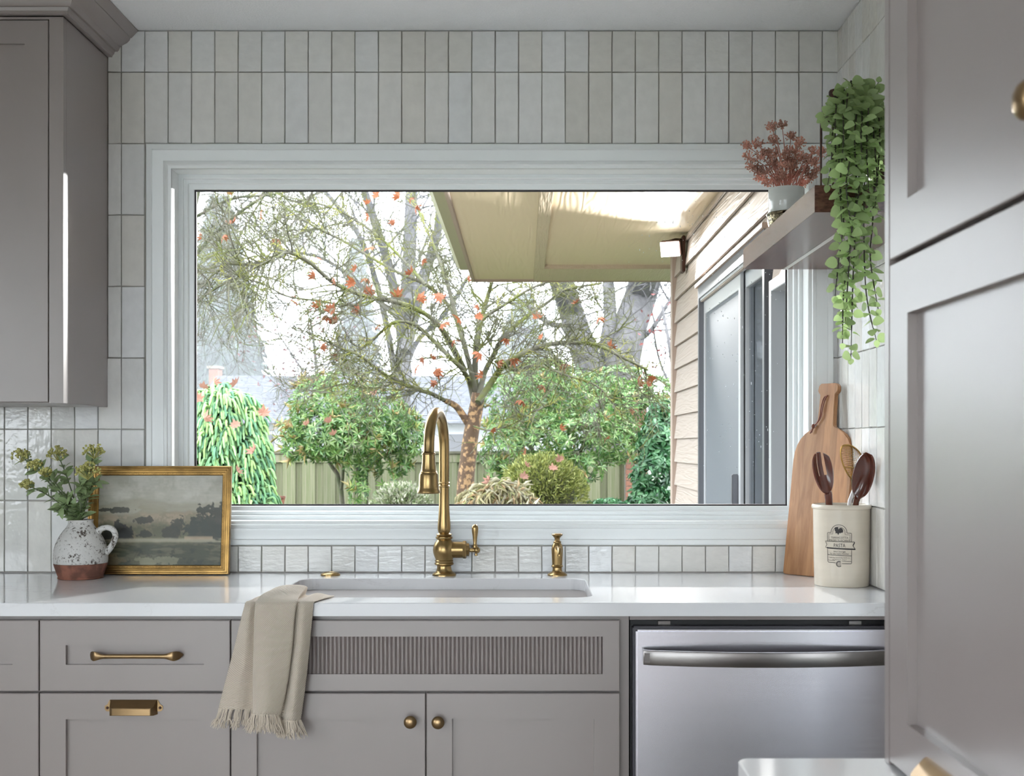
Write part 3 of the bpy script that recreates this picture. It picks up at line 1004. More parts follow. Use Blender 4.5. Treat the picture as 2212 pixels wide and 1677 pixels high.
M['fringe'] = mat('towel_fringe', (198, 185, 169), .95)
bm = bmesh.new()
uvl = bm.loops.layers.uv.new('UVMap')
ul = np.zeros((nv, nu)); vl = np.zeros((nv, nu))
ul[:, 1:] = np.cumsum(np.linalg.norm(np.diff(grid, axis=1), axis=2), axis=1)
ul[:] = ul[int(nv * .55)][None, :]
vl[1:] = np.cumsum(np.linalg.norm(np.diff(grid, axis=0), axis=2), axis=0)
vl[:] = vl[:, nu // 2][:, None]
o0 = ORG['dish_towel']
vts = [[bm.verts.new(Vector(grid[j, i]) - o0) for i in range(nu)] for j in range(nv)]
for j in range(nv - 1):
    for i in range(nu - 1):
        f = bm.faces.new((vts[j][i], vts[j + 1][i], vts[j + 1][i + 1], vts[j][i + 1]))
        f.smooth = True
        for lp, (a, b_) in zip(f.loops, ((j, i), (j + 1, i), (j + 1, i + 1), (j, i + 1))):
            lp[uvl].uv = (ul[a, b_], vl[a, b_])
bmesh.ops.recalc_face_normals(bm, faces=bm.faces)
bmesh.ops.solidify(bm, geom=bm.faces[:], thickness=.0022)
me = bpy.data.meshes.new('cloth'); bm.to_mesh(me); bm.free(); me.materials.append(M['towel'])
link('cloth', me, tw)
mb = Mb()
hem = grid[-1]
for k in range(280):
    t = R.uniform(0, nu - 1.01); i = int(t); f = t - i
    p = Vector(hem[i] * (1 - f) + hem[i + 1] * f)
    u = t / (nu - 1)
    seg = 0 if u < .25 else (1 if u < .66 else 2)
    c0 = (.13, .46, .83)[seg]
    dx = (u - c0) * .06 + (-.009, -.002, .002)[seg] + R.gauss(0, .0035)
    L_ = R.uniform(.030, .042) * (1.1 if seg == 0 else 1)
    w = R.gauss(0, .002)
    pts = [p + Vector((0, 0, .002)), p + Vector((dx * .35 + w, R.gauss(-.001, .001), -L_ * .4)), p + Vector((dx * .75 - w, R.gauss(-.001, .0015), -L_ * .75)), p + Vector((dx + R.gauss(0, .002), R.gauss(-.001, .002), -L_))]
    mb.tube(curve(pts, 6), [.00105] * 5 + [.0006], 4)
part('fringe', mb, M['fringe'], tw, smooth=60, kind='stuff')

# ---- painting in a gold frame, leaning on the window casing
def fbm(h, w, seed, octs=((4, 3), (8, 6), (16, 12), (32, 24)), amp=.5):
    rg = np.random.default_rng(seed)
    out = np.zeros((h, w)); a = 1; tot = 0
    for gy, gx in octs:
        g = rg.random((gx + 2, gy + 2))
        yy = np.linspace(0, gx, h); xx = np.linspace(0, gy, w)
        yi = np.minimum(yy.astype(int), gx - 1 + 1); xi = np.minimum(xx.astype(int), gy)
        fy_ = (yy - yi)[:, None]; fx_ = (xx - xi)[None, :]
        fy_ = fy_ * fy_ * (3 - 2 * fy_); fx_ = fx_ * fx_ * (3 - 2 * fx_)
        v = g[yi][:, xi] * (1 - fy_) * (1 - fx_) + g[yi][:, xi + 1] * (1 - fy_) * fx_ + g[yi + 1][:, xi] * fy_ * (1 - fx_) + g[yi + 1][:, xi + 1] * fy_ * fx_
        out += v * a; tot += a; a *= amp
    return out / tot
H_, W_ = 150, 210
n1, n2, n3, n4 = (fbm(H_, W_, s, o_, .68) for s, o_ in ((1, ((6, 4), (14, 9), (30, 20), (70, 50))), (2, ((6, 4), (14, 9), (30, 20), (70, 50))), (3, ((10, 7), (22, 15), (50, 34), (100, 70))), (4, ((12, 8), (26, 18), (56, 40), (104, 74)))))
st_ = fbm(H_, W_, 9, ((5, 14), (10, 40), (24, 90)), .7)
v_, u_ = np.meshgrid(np.linspace(0, 1, H_), np.linspace(0, 1, W_), indexing='ij')
c_ = lambda *a: np.array(lin(a))
img = np.zeros((H_, W_, 3))
def blend(maskv, colr):
    global img
    mk = np.clip(maskv, 0, 1)[..., None]
    img = img * (1 - mk) + np.asarray(colr) * mk
def soft(x, w=.03): return np.clip(x / w + .5, 0, 1)
img[:] = c_(176, 174, 162)
blend(soft(n1 - .52, .2) * .6, c_(158, 154, 140)); blend(soft(n2 - .55, .2) * .7, c_(192, 190, 180))
h1 = .24 + .14 * np.abs(u_ - .33) ** .8 * (u_ > .33) * 1.4 + .33 * np.abs(u_ - .33) * (u_ <= .33) - .22 * np.clip(u_ - .62, 0, 1) + .05 * (n1 - .5)
blend(soft(v_ - h1, .03) * .75, c_(160, 154, 134)); blend(soft(v_ - h1 - .06, .1) * soft(st_ - .5, .1) * .6, c_(140, 134, 112))
h2 = .43 + .06 * (n2 - .5) - .10 * np.clip(u_ - .55, 0, 1)
blend(soft(v_ - h2, .05) * .85, c_(134, 126, 104)); blend(soft(v_ - h2, .05) * soft(n3 - .55, .1) * .8, c_(168, 150, 128))
h3 = .54 + .08 * (n3 - .5)
blend(soft(v_ - h3, .06), c_(98, 98, 74)); blend(soft(v_ - h3, .06) * soft(n1 - .52, .12) * .8, c_(128, 116, 92))
def clump(u0, v0, ru, rv, colr, k=.9, seed=0):
    nn = (n3 if seed % 2 else n4)
    d_ = 1 - np.sqrt(((u_ - u0) / ru) ** 2 + ((v_ - v0) / rv) ** 2) + (nn - .5) * 2.8
    blend(soft(d_, .16) * k, colr)
clump(.93, .58, .17, .20, c_(50, 56, 50)); clump(.80, .60, .12, .13, c_(58, 64, 56), seed=1)
clump(.06, .385, .07, .022, c_(54, 54, 46)); clump(.20, .385, .09, .03, c_(60, 60, 50), seed=1)
clump(.35, .50, .06, .035, c_(56, 56, 46)); clump(.12, .66, .16, .09, c_(36, 40, 38)); clump(.22, .66, .06, .1, c_(38, 40, 38), seed=1)
clump(.37, .66, .08, .04, c_(52, 54, 46)); clump(.58, .64, .10, .06, c_(60, 60, 50), seed=1); clump(.63, .55, .05, .07, c_(62, 64, 54))
blend(soft(.022 - np.abs(v_ - .725 - .02 * (n1 - .5)), .02) * soft(st_ - .42, .1) * .8, c_(170, 164, 142))
blend(soft(.018 - np.abs(v_ - .70), .02) * (u_ > .7) * (u_ < .93) * .8, c_(184, 164, 138))
blend(soft(v_ - .76, .04), c_(72, 76, 58)); blend(soft(v_ - .76, .04) * soft(st_ - .54, .08) * .8, c_(104, 100, 78)); blend(soft(v_ - .8, .06) * soft(n4 - .56, .1) * .8, c_(52, 56, 46))
clump(.5, .95, .16, .06, c_(146, 144, 118), .7, 1); clump(.08, .93, .13, .07, c_(120, 106, 80), .7)
img *= (.84 + .32 * st_)[..., None]
pmw, pmh = .393, .299
lean = math.atan2(.030, pmh)
PBR = Vector(((498 - VX) * 3.30 / F, -.0562, .9142))      # bottom right corner, back edge on the worktop
RL = Matrix.Rotation(-lean, 3, 'X')
PLM = lambda u, v, w: PBR + RL @ Vector((u - pmw, -w, v))   # u right, v up, w out of the picture
pic = thing('framed_painting', 'small landscape painting in a gold frame leaning against the window casing', 'painting', PBR)
fr = lambda a, w: [PLM(a, a, w), PLM(pmw - a, a, w), PLM(pmw - a, pmh - a, w), PLM(a, pmh - a, w)]
mb = Mb()
mb.rings([fr(.004, 0), fr(0, .002), fr(0, .0145), fr(.0015, .0165), fr(.005, .0172), fr(.0065, .0148), fr(.008, .0150), fr(.011, .0155), fr(.0125, .0135), fr(.0165, .0125), fr(.018, .0095), fr(.0235, .0085), fr(.0255, .006), fr(.0262, .0035)], True, False)
M['gold'] = mat('gold_leaf_frame', (156, 122, 70), .34, .85, nscale=30, namt=.3, bump=.1, bscale=200, bdist=.0006)
part('frame', mb, M['gold'], pic, smooth=25)
mb = Mb()
bw = .0209
per = [(bw + i * .0042, bw) for i in range(int((pmw - 2 * bw) / .0042))] + [(bw + i * .0042, pmh - bw) for i in range(int((pmw - 2 * bw) / .0042))]
per += [(bw, bw + i * .0042) for i in range(int((pmh - 2 * bw) / .0042))] + [(pmw - bw, bw + i * .0042) for i in range(int((pmh - 2 * bw) / .0042))]
for u, v in per: mb.ball(PLM(u, v, .0088), .0015, 6, 4)
part('beading', mb, M['gold'], pic, smooth=60, kind='stuff')
mb = Mb(); cl = []
for j in range(H_):
    for i in range(W_):
        mb.v.append(tuple(PLM(.0255 + (pmw - .051) * i / (W_ - 1), pmh - .0255 - (pmh - .051) * j / (H_ - 1), .0042 + .0004 * st_[j, i])))
        cl.append((*img[j, i], 1))
for j in range(H_ - 1):
    for i in range(W_ - 1):
        mb.f.append((j * W_ + i, (j + 1) * W_ + i, (j + 1) * W_ + i + 1, j * W_ + i + 1))
mb.col = cl
M['paint'] = mat('oil_paint', (255, 255, 255), .42, tint=True)
part('canvas', mb, M['paint'], pic, smooth=80)

# ---- pottery jug
jx, jy = (174.5 - VX) * 3.205 / F, -.145
jug = thing('pottery_jug', 'rustic white pottery jug with a bare terracotta foot, left of the painting', 'jug', (jx, jy, .914))
kj = .000371
jz = lambda c: .914 + (1516 - c) * kj
def jug_mat():
    m, nt, b = nodes_of('crackled_white_glaze')
    vec = mapping(nt)
    nz = N(nt, 'ShaderNodeTexNoise', Scale=130, Detail=5, Roughness=.7)
    nt.links.new(vec, nz.inputs['Vector'])
    n2_ = N(nt, 'ShaderNodeTexNoise', Scale=26, Detail=3)
    nt.links.new(vec, n2_.inputs['Vector'])
    ad = N(nt, 'ShaderNodeMath', operation='ADD'); ad.inputs[1].default_value = 0
    m3 = N(nt, 'ShaderNodeMath', operation='MULTIPLY_ADD'); m3.inputs[1].default_value = .45
    nt.links.new(n2_.outputs['Fac'], m3.inputs[0]); nt.links.new(nz.outputs['Fac'], m3.inputs[2])
    cr = N(nt, 'ShaderNodeValToRGB')
    e = cr.color_ramp.elements
    e[0].position = .775; e[0].color = (*lin((205, 203, 200)), 1)
    e[1].position = .86; e[1].color = (*lin((74, 62, 54)), 1)
    nt.links.new(m3.outputs[0], cr.inputs[0]); nt.links.new(cr.outputs[0], b.inputs['Base Color'])
    bp = N(nt, 'ShaderNodeBump', Strength=.6, Distance=.002); bp.invert = True
    nt.links.new(m3.outputs[0], bp.inputs['Height']); nt.links.new(bp.outputs[0], b.inputs['Normal'])
    b.inputs['Roughness'].default_value = .6
    return m
M['glaze'] = jug_mat()
M['terra'] = mat('bare_terracotta', (150, 98, 80), .8, nscale=30, namt=.35, bump=.4, bscale=120, col2=(112, 74, 62))
jp = [(160, 1408), (187, 1404), (190, 1380), (189, 1340), (183, 1300), (172, 1262), (156, 1228), (138, 1196), (118, 1168), (100, 1146), (90, 1130), (86, 1118), (85, 1106), (88, 1098), (90, 1094), (86, 1092), (78, 1096), (76, 1110), (80, 1128), (95, 1150), (110, 1180), (60, 1400)]
mb = Mb(); mb.lathe([(r * kj, jz(c)) for r, c in jp], (jx, jy, 0), 44, cap0=False, cap1=True)
part('body', mb, M['glaze'], jug, smooth=50)
mb = Mb(); mb.lathe([(r * kj, jz(c)) for r, c in [(.5, 1511), (150, 1515.5), (157, 1514), (159, 1506), (154, 1500), (160, 1490), (170, 1462), (182, 1425), (187, 1406), (160, 1404)]], (jx, jy, 0), 44, cap0=True, cap1=False)
part('foot', mb, M['terra'], jug, smooth=40, label='unglazed terracotta foot')
mb = Mb()
hp = [(700 - 585, 1192), (735 - 585, 1158), (780 - 585, 1150), (820 - 585, 1168), (836 - 585, 1210), (822 - 585, 1258), (796 - 585, 1300), (768 - 585, 1332)]
mb.tube(curve([(jx + a * kj, jy, jz(c)) for a, c in hp], 26), [.0095] * 3 + [.0078] * 18 + [.0085] * 5, 14)
part('handle', mb, M['glaze'], jug, smooth=60)

# ---- flowering stems in the jug
def oval_leaf(L, Wd, fold=.25, droop=.15, n=5, name='leaf', m=None, round_=1.0):
    mb = Mb()
    for i in range(n + 1):
        t = i / n
        w = Wd / 2 * math.sin(PI * min(max(t, .02), .985) ** (.9 if round_ < 1.5 else .72)) ** (.8 if round_ < 1.5 else .6)
        z = -droop * L * t * t
        mb.v += [(-w, L * t, z + fold * w), (0, L * t, z), (w, L * t, z + fold * w)]
    for i in range(n):
        a = i * 3
        mb.f += [(a, a + 1, a + 4, a + 3), (a + 1, a + 2, a + 5, a + 4)]
    return mesh_of(name, mb, m, smooth=80, recalc=False)
def orient(dirv, upv, roll=0):
    y = Vector(dirv).normalized()
    z = Vector(upv) - y * Vector(upv).dot(y)
    z = z.normalized() if z.length > 1e-4 else y.orthogonal().normalized()
    x = y.cross(z)
    q = Matrix((x, y, z)).transposed()
    return (q @ Matrix.Rotation(roll, 3, 'Y')).to_euler()
M['jleaf'] = mat('sage_green_leaf', (158, 178, 130), .42, trans=.3, rnd=.22)
M['jstem'] = mat('green_stem', (94, 104, 76), .6)
M['bud'] = mat('pale_yellow_bud', (208, 204, 128), .6, rnd=.12, trans=.15)
LJ = [oval_leaf(.028, .0135, .3, .2, m=M['jleaf']), oval_leaf(.023, .012, .2, .35, m=M['jleaf']), oval_leaf(.032, .013, .35, .1, m=M['jleaf'])]
neck = Vector((jx, jy, .914 + .150))
heads = [  # px, py, depth offset, head radius
    (45, 985, .00, .020),
    (76, 1006, -.03, .016),
    (124, 980, .01, .022),
    (58, 1048, -.035, .014),
    (203, 975, .005, .023),
    (190, 1018, -.04, .026),
    (99, 1022, -.045, .014),
    (176, 1050, -.055, 0),
    (122, 1105, -.045, 0),
    (212, 1040, -.01, 0)]
bq = thing('flower_bunch', 'bunch of green flowering stems with pale yellow heads standing in the pottery jug', 'artificial flowers', (jx, jy, .985))
for px, py, dy, hr in heads:
    tip_ = P(px, py, jy + dy)
    root_ = Vector((jx + R.uniform(-.018, .018), jy + R.uniform(-.015, .015), .985))
    mid_ = neck + Vector(((tip_.x - jx) * .12, dy * .2, .012))
    m2_ = neck.lerp(tip_, .55) + Vector((0, 0, .012 if hr else .03))
    path = curve([root_, mid_, m2_, tip_], 14)
    mb = Mb(); mb.tube(path, [.0019] * 10 + [.0015] * 4, 6)
    st = part('stem', mb, M['jstem'], bq, smooth=60)
    nl = 27 if hr else 30
    for k in range(nl):
        t = R.uniform(.30, .97) * 13
        i = min(int(t), 12)
        p = path[i].lerp(path[i + 1], t - i)
        ax = (path[i + 1] - path[i]).normalized()
        side = Quaternion(ax, R.uniform(0, 2 * PI)) @ ax.orthogonal().normalized()
        dv = side * R.uniform(.7, 1) + ax * R.uniform(.3, .9) + Vector((0, -.15, .05))
        if p.y + dv.normalized().y * .03 > -.055: dv.y = -abs(dv.y)
        sc_ = R.uniform(.85, 1.25)
        link('leaf', R.choice(LJ), st, p, orient(dv, Vector((0, -.6, 1)), R.uniform(-.5, .5)), (sc_, sc_, sc_))
    if hr:
        mb = Mb()
        for k in range(70):
            a, q_ = R.uniform(0, 2 * PI), math.sqrt(R.random())
            c = tip_ + Vector((math.cos(a) * q_ * hr * 1.3, math.sin(a) * q_ * hr * 1.0, (1 - q_ * q_) * hr * .75 + R.uniform(-.3, .5) * hr - .2 * hr))
            mb.ball(c, R.uniform(.0024, .0038), 6, 4)
            if k % 3 == 0: mb.tube([tip_ - Vector((0, 0, hr * .9)), c], .0007, 3)
        part('flower_head', mb, M['bud'], st, smooth=70, kind='stuff')

# ---- bottle-shaped cutting board in the corner
M['bamboo'] = wood_mat('bamboo', (186, 138, 96), (160, 112, 74), (5, 5, .8), 13, .42, strips=(.022, 0), bump=.05)
bc = Vector((.7870, -.1150, .9145))
e1 = Vector((.62, -.785, 0)).normalized()
topc = Vector((.8425, -.0660, 1.4405))
e2 = (topc - bc).normalized()
e3 = e1.cross(e2).normalized()
if e3.y > 0: e3 = -e3
Lb = (topc - bc).length
bd = bpy.data.objects.new('cutting_board', None); COL.objects.link(bd)
Mrot = Matrix((e1, -e3, e2)).transposed()
bd.matrix_world = Matrix.Translation(bc) @ Mrot.to_4x4()
ORG['cutting_board'] = Vector((0, 0, 0))
tag(bd, 'bottle-shaped bamboo cutting board leaning in the corner right of the window', 'cutting board')
half = [(.095, 0), (.1, .004), (.1, .02), (.0995, .18), (.099, .315), (.0965, .338), (.090, .357), (.080, .374), (.066, .388), (.050, .398), (.036, .405), (.030, .409), (.0285, .413), (.0262, .455), (.0255, .496), (.0285, .499), (.0325, .503), (.0335, .508), (.0325, .518), (.029, .524), (.024, .5265)]
poly = [(x, z) for x, z in half] + [(-x, z) for x, z in reversed(half)]
mb = Mb(); mb.prism(poly, lambda a, b_, w: (a, w, b_ * Lb / .527), -.0075, .0075)
part('board', mb, M['bamboo'], bd, bevel=.0016)
M['leather'] = mat('brown_leather_cord', (120, 66, 50), .6)
mb = Mb()
for s in (1, -1):
    mb.tube(curve([(.001, -.009, .497), (-.006 - .003 * s, -.012, .488), (-.011, -.0135 - .003 * s, .462), (-.014 - .002 * s, -.013, .436), (-.026, -.0125, .418), (-.034 - .002 * s, -.0125, .412)], 18), .0016, 6)
mb.ball((-.035, -.013, .411), .0052, 8, 6, None, (1, .9, 1.3))
mb.tube([(-.035, -.013, .409), (-.039, -.0135, .402), (-.043, -.0135, .391)], .0016, 6)
mb.tube([(-.035, -.013, .409), (-.036, -.0145, .400), (-.038, -.0145, .393)], .0016, 6)
part('cord', mb, M['leather'], bd, smooth=60, label='knotted brown leather cord')

# ---- crock with utensils
kx, ky, kr = .8130, -.302, .0705
ck = thing('utensil_crock', 'cream ceramic crock with printed lettering on the worktop beside the cutting board', 'crock', (kx, ky, .914))
M['cream'] = mat('cream_crock_glaze', (214, 203, 186), .22, nscale=9, namt=.06, bump=.06, bscale=90, stretch=(.3, .3, 3), coat=.2)
M['print'] = mat('black_print', (42, 36, 36), .5)
hk = .2085
mb = Mb()
mb.lathe([(.066, 0), (.0675, .001), (.0680, .004), (.0695, .06), (.0705, .13), (.0712, .190), (.0715, .1945), (.0745, .1965), (.0755, .2005), (.0745, .2045), (.0718, .2068), (.0690, .2050), (.0670, .2), (.0660, .1), (.0640, .008), (.0005, .006)], (kx, ky, .914), 56)
part('body', mb, M['cream'], ck, smooth=40)
def on_crock(s, z, r=.0713):
    a = s / r - .10
    rr = .0697 + (r - .0697) * 0 + .0022 * (z - .914 - .06) / .13 + .0005
    return (kx + rr * math.sin(a - .235), ky - rr * math.cos(a - .235), z)
lab = Mb()
def stroke(pts, w):
    """a flat inked line bent round the crock; pts (s, z) in metres from the emblem's middle"""
    fine = []
    for (a, b) in zip(pts[:-1], pts[1:]):
        m_ = max(1, int(math.hypot(b[0] - a[0], b[1] - a[1]) / .004))
        fine += [(a[0] + (b[0] - a[0]) * i / m_, a[1] + (b[1] - a[1]) * i / m_) for i in range(m_)]
    fine.append(pts[-1])
    k = len(lab.v)
    for i, p in enumerate(fine):
        q0 = fine[max(i - 1, 0)]; q1 = fine[min(i + 1, len(fine) - 1)]
        tx, tz = q1[0] - q0[0], q1[1] - q0[1]
        l = math.hypot(tx, tz) or 1
        nx, nz_ = -tz / l * w / 2, tx / l * w / 2
        lab.v += [on_crock(p[0] + nx, ez + p[1] + nz_), on_crock(p[0] - nx, ez + p[1] - nz_)]
    for i in range(len(fine) - 1):
        lab.f.append((k + 2 * i, k + 2 * i + 1, k + 2 * i + 3, k + 2 * i + 2))
def blob(poly):
    k = len(lab.v)
    cx = sum(p[0] for p in poly) / len(poly); cz = sum(p[1] for p in poly) / len(poly)
    lab.v.append(on_crock(cx, ez + cz))
    lab.v += [on_crock(a, ez + b) for a, b in poly]
    n_ = len(poly)
    lab.f += [(k, k + 1 + i, k + 1 + (i + 1) % n_) for i in range(n_)]
def text(s, size, x, z, width=None, squash=1.0):
    c = bpy.data.curves.new('lettering', 'FONT'); c.body = s; c.size = size; c.align_x = 'CENTER'; c.resolution_u = 3
    o = bpy.data.objects.new('lettering', c)
    COL.objects.link(o)
    bpy.context.view_layer.update()
    me = o.to_mesh()
    vv = [(v.co.x, v.co.y) for v in me.vertices]
    ff = [tuple(p.vertices) for p in me.polygons]
    o.to_mesh_clear()
    bpy.data.objects.remove(o); bpy.data.curves.remove(c)
    xs = [v[0] for v in vv]
    f = (width / (max(xs) - min(xs))) if width else 1
    k = len(lab.v)
    lab.v += [on_crock(x + a * f, ez + z + b * squash) for a, b in vv]
    lab.f += [tuple(i + k for i in q_) for q_ in ff]
E = 1 / 12.9 / 846 * 1.0       # one pixel of the close-up, in metres
ez = .914 + (1264 - 1110 - 870 / 12.9) / 846 * 1.0 + .0015
S = lambda px, py: ((px - 880) * E, (870 - py) * E)
def poly_s(*pts): return [S(*p) for p in pts]
def arc(cx, cy_, r, a0, a1, n_=14): return [S(cx + r * math.cos(math.radians(a0 + (a1 - a0) * i / n_)), cy_ - r * math.sin(math.radians(a0 + (a1 - a0) * i / n_))) for i in range(n_ + 1)]
lw = 14 * E
stroke(poly_s((548, 735), (548, 520), (560, 500), (655, 495)) + arc(866, 490, 212, 178, 2, 20) + poly_s((1078, 500), (1190, 505), (1203, 520), (1203, 745)), lw)
stroke(poly_s((588, 725), (588, 535), (700, 535)) + arc(866, 500, 165, 170, 10, 18) + poly_s((1030, 545), (1160, 550), (1160, 735)), lw * .7)
stroke(poly_s((548, 950), (555, 1290), (575, 1310), (780, 1318)), lw); stroke(poly_s((1208, 965), (1208, 1320), (1195, 1340), (950, 1335)), lw)
stroke(poly_s((555, 1105), (1205, 1125)), lw); stroke(poly_s((560, 1250), (760, 1255)), lw * .7); stroke(poly_s((950, 1270), (1205, 1275)), lw * .7)
stroke(poly_s((1295, 745), (480, 735), (528, 830), (480, 905), (540, 910)), lw); stroke(poly_s((1295, 755), (1245, 845)), lw * 2.0); stroke(poly_s((1245, 845), (1315, 950)), lw * 1.2)
stroke(poly_s((525, 918), (1320, 945)), lw * 2.6)
blob(poly_s((745, 370), (775, 345), (805, 338), (840, 345), (850, 375), (825, 385), (812, 420), (830, 455), (850, 410), (880, 375), (920, 362), (955, 385), (975, 425), (975, 470), (950, 500), (930, 485), (905, 515), (885, 495), (868, 515), (862, 548), (835, 545), (830, 515), (790, 505), (757, 512), (785, 480), (757, 440), (755, 400)))
text('TERRACOTTA', 72 * E, 0, (870 - 655) * E, 470 * E); text('FROM TUSCANY', 68 * E, 0, (870 - 728) * E, 550 * E)
text('PASTA', 140 * E, 0, (870 - 890) * E, 312 * E, 1.02)
text('Ideal Storage', 60 * E, 0, (870 - 1028) * E, 320 * E); text('for the Italian Kitchen', 58 * E, 0, (870 - 1088) * E, 505 * E)
text('made by Ceramiche ALFA snc', 46 * E, 0, (870 - 1192) * E, 560 * E); text('FLORENCE  ITALY', 44 * E, 0, (870 - 1248) * E, 375 * E)
stroke(arc(870, 1348, 72, 55, 320, 18), lw * 1.5); stroke(arc(870, 1348, 46, 0, 360, 14), lw * .8); blob(arc(870, 1348, 16, 0, 330, 8))
part('printed_emblem', lab, M['print'], ck, label='printed rooster emblem with the word PASTA', kind='stuff')

M['darkwood'] = mat('dark_stained_wood', (98, 46, 32), .22, nscale=12, namt=.3, stretch=(1, 1, .2), coat=.5)
M['whitewood'] = mat('white_painted_wood', (226, 222, 220), .4)
def head_mesh(Lh, Wh, depth, Mx, handle, slots=None, nu=22, nv=26):
    """a concave spoon head: u across, v along; Mx places it; handle = end point of the handle"""
    bm = bmesh.new()
    g = [[None] * (nu + 1) for _ in range(nv + 1)]
    for j in range(nv + 1):
        v = j / nv
        e = (v * (.80 if slots else 1.0) - .53) / .49
        w = Wh / 2 * math.sqrt(max(0.0, 1 - min(1, abs(e)) ** 2.2))
        w = max(w, .0088 * (1 - v) if v < .5 else .0012)
        for i in range(nu + 1):
            u = -1 + 2 * i / nu
            d_ = depth * (1 - u * u) * math.sin(PI * min(1, max(0, (v - .06) / (1.12 if slots else .94)))) ** .8
            g[j][i] = bm.verts.new(Mx @ Vector((u * w, d_, v * Lh * (1 - (.14 * u * u * v if slots else 0)))))
    for j in range(nv):
        for i in range(nu):
            v = (j + .5) / nv; u = -1 + 2 * (i + .5) / nu
            if slots and v > slots[0] and any(abs(u - s) < slots[1] * (1 if v < .9 else 1.0) for s in slots[2]): continue
            f = bm.faces.new((g[j][i], g[j][i + 1], g[j + 1][i + 1], g[j + 1][i])); f.smooth = True
    bmesh.ops.recalc_face_normals(bm, faces=bm.faces)
    bmesh.ops.solidify(bm, geom=bm.faces[:], thickness=.0036)
    bmesh.ops.recalc_face_normals(bm, faces=bm.faces)
    mb = Mb()
    bm.verts.index_update()
    mb.v = [tuple(v.co) for v in bm.verts]
    mb.f = [tuple(v.index for v in f.verts) for f in bm.faces]
    bm.free()
    return mb
def axes(base, tip__, face):
    z = (tip__ - base).normalized()
    y = Vector(face); y = -(y - z * y.dot(z)).normalized()
    x = y.cross(z)
    return Matrix.Translation(base) @ Matrix((x, y, z)).transposed().to_4x4()
fk_b, fk_t = P(1789, 1072, ky - .012), P(1770, 977, ky - .02)
fk = thing('serving_fork', 'dark wooden slotted serving fork standing at the left in the crock', 'utensil', (kx - .02, ky, .93), 'utensils in the crock')
mb = head_mesh((fk_t - fk_b).length, .0555, .016, axes(fk_b, fk_t, (.25, -1, 0)), None, (.46, .10, (-.26, .40)))
part('head', mb, M['darkwood'], fk, smooth=45)
mb = Mb(); mb.tube(curve([fk_b + (fk_t - fk_b) * .07, P(1791, 1088, ky - .010), Vector((kx - .02, ky + .01, .925))], 10), [.0085, .0098, .010, .010, .0095, .009, .009, .008, .008, .007], 12)
part('handle', mb, M['darkwood'], fk, smooth=60)
sp_b, sp_t = P(1851, 1080, ky - .040), P(1876, 985, ky - .095)
sp = thing('serving_spoon', 'deep dark wooden serving spoon leaning right in the crock', 'utensil', (kx + .01, ky, .93), 'utensils in the crock')
mb = head_mesh((sp_t - sp_b).length * 1.05, .057, .021, axes(sp_b, sp_t, (-.75, -1, .1)), None)
part('head', mb, M['darkwood'], sp, smooth=45)
mb = Mb(); mb.tube(curve([sp_b + (sp_t - sp_b) * .07, P(1848, 1093, ky - .034), Vector((kx + .01, ky + .01, .925))], 10), [.0085, .0085, .0085, .008, .008, .008, .008, .007, .007, .007], 12)
part('handle', mb, M['darkwood'], sp, smooth=60)
# wire skimmer
M['goldwire'] = mat('gold_wire', (178, 140, 74), .35, 1.0)
sk = thing('wire_skimmer', 'gold wire skimmer with a white handle standing in the crock', 'utensil', (kx, ky, .93), 'utensils in the crock')
C5 = lambda px, py, dy=0: P(1730 + px / 9.865, 940 + py / 9.865, ky + .01 + dy)
rim = [C5(1160, 1025), C5(1000, 830), C5(905, 640), C5(850, 430), C5(862, 285), C5(925, 218), C5(1050, 222, .01), C5(1180, 300, .02), C5(1290, 430, .03), C5(1345, 560, .035), C5(1310, 700, .03), C5(1240, 860, .012), C5(1175, 1010)]
mb = Mb(); rc = curve(rim, 60); mb.tube(rc, .0020, 6)
mb.tube(curve([C5(910, 690), C5(1050, 685, .0), C5(1150, 715, .02), C5(1280, 755, .03)], 12), .0017, 6)
part('rim', mb, M['goldwire'], sk, smooth=60)
mb = Mb()
cen = sum((Vector(p) for p in rc), Vector()) / len(rc)
bul = Vector((.022, .026, 0))
for k in range(4, 30):
    a, b_ = rc[k], rc[59 - k]
    mid = (a + b_) / 2 + bul * math.sin(PI * (k - 2) / 29)
    mb.tube(curve([a, a.lerp(mid, .6) + bul * .12, mid, b_.lerp(mid, .6) + bul * .12, b_], 9), .0008, 3)
for s in np.linspace(.12, .88, 11):
    pts = []
    for k in range(4, 31, 2):
        a, b_ = rc[k], rc[59 - k]
        pts.append(a.lerp(b_, s) + bul * math.sin(PI * (k - 2) / 29) * math.sin(PI * s) ** .7)
    mb.tube(pts, .0008, 3)
part('wire_mesh', mb, M['goldwire'], sk, kind='stuff')
mb = Mb(); mb.tube([C5(1190, 1000), C5(1120, 1200, -.003), C5(1040, 1400, -.006), Vector((kx + .006, ky, .922))], [.0042, .0050, .0050, .0045], 12)
mb.tube([C5(1235, 830, .01), C5(1225, 950, .006), C5(1195, 1010, .002)], [.0048, .0050, .0040], 12)
part('handle', mb, M['whitewood'], sk, smooth=50, label='white painted handle')
mb = Mb()
for p, q_ in ((C5(1150, 1028, -.001), C5(1240, 1045, -.002)), (C5(1225, 812, .009), C5(1262, 822, .009))):
    mb.tube([p, q_], .0016, 6)
part('wire_binding', mb, M['bronze'], sk, smooth=60, kind='stuff')

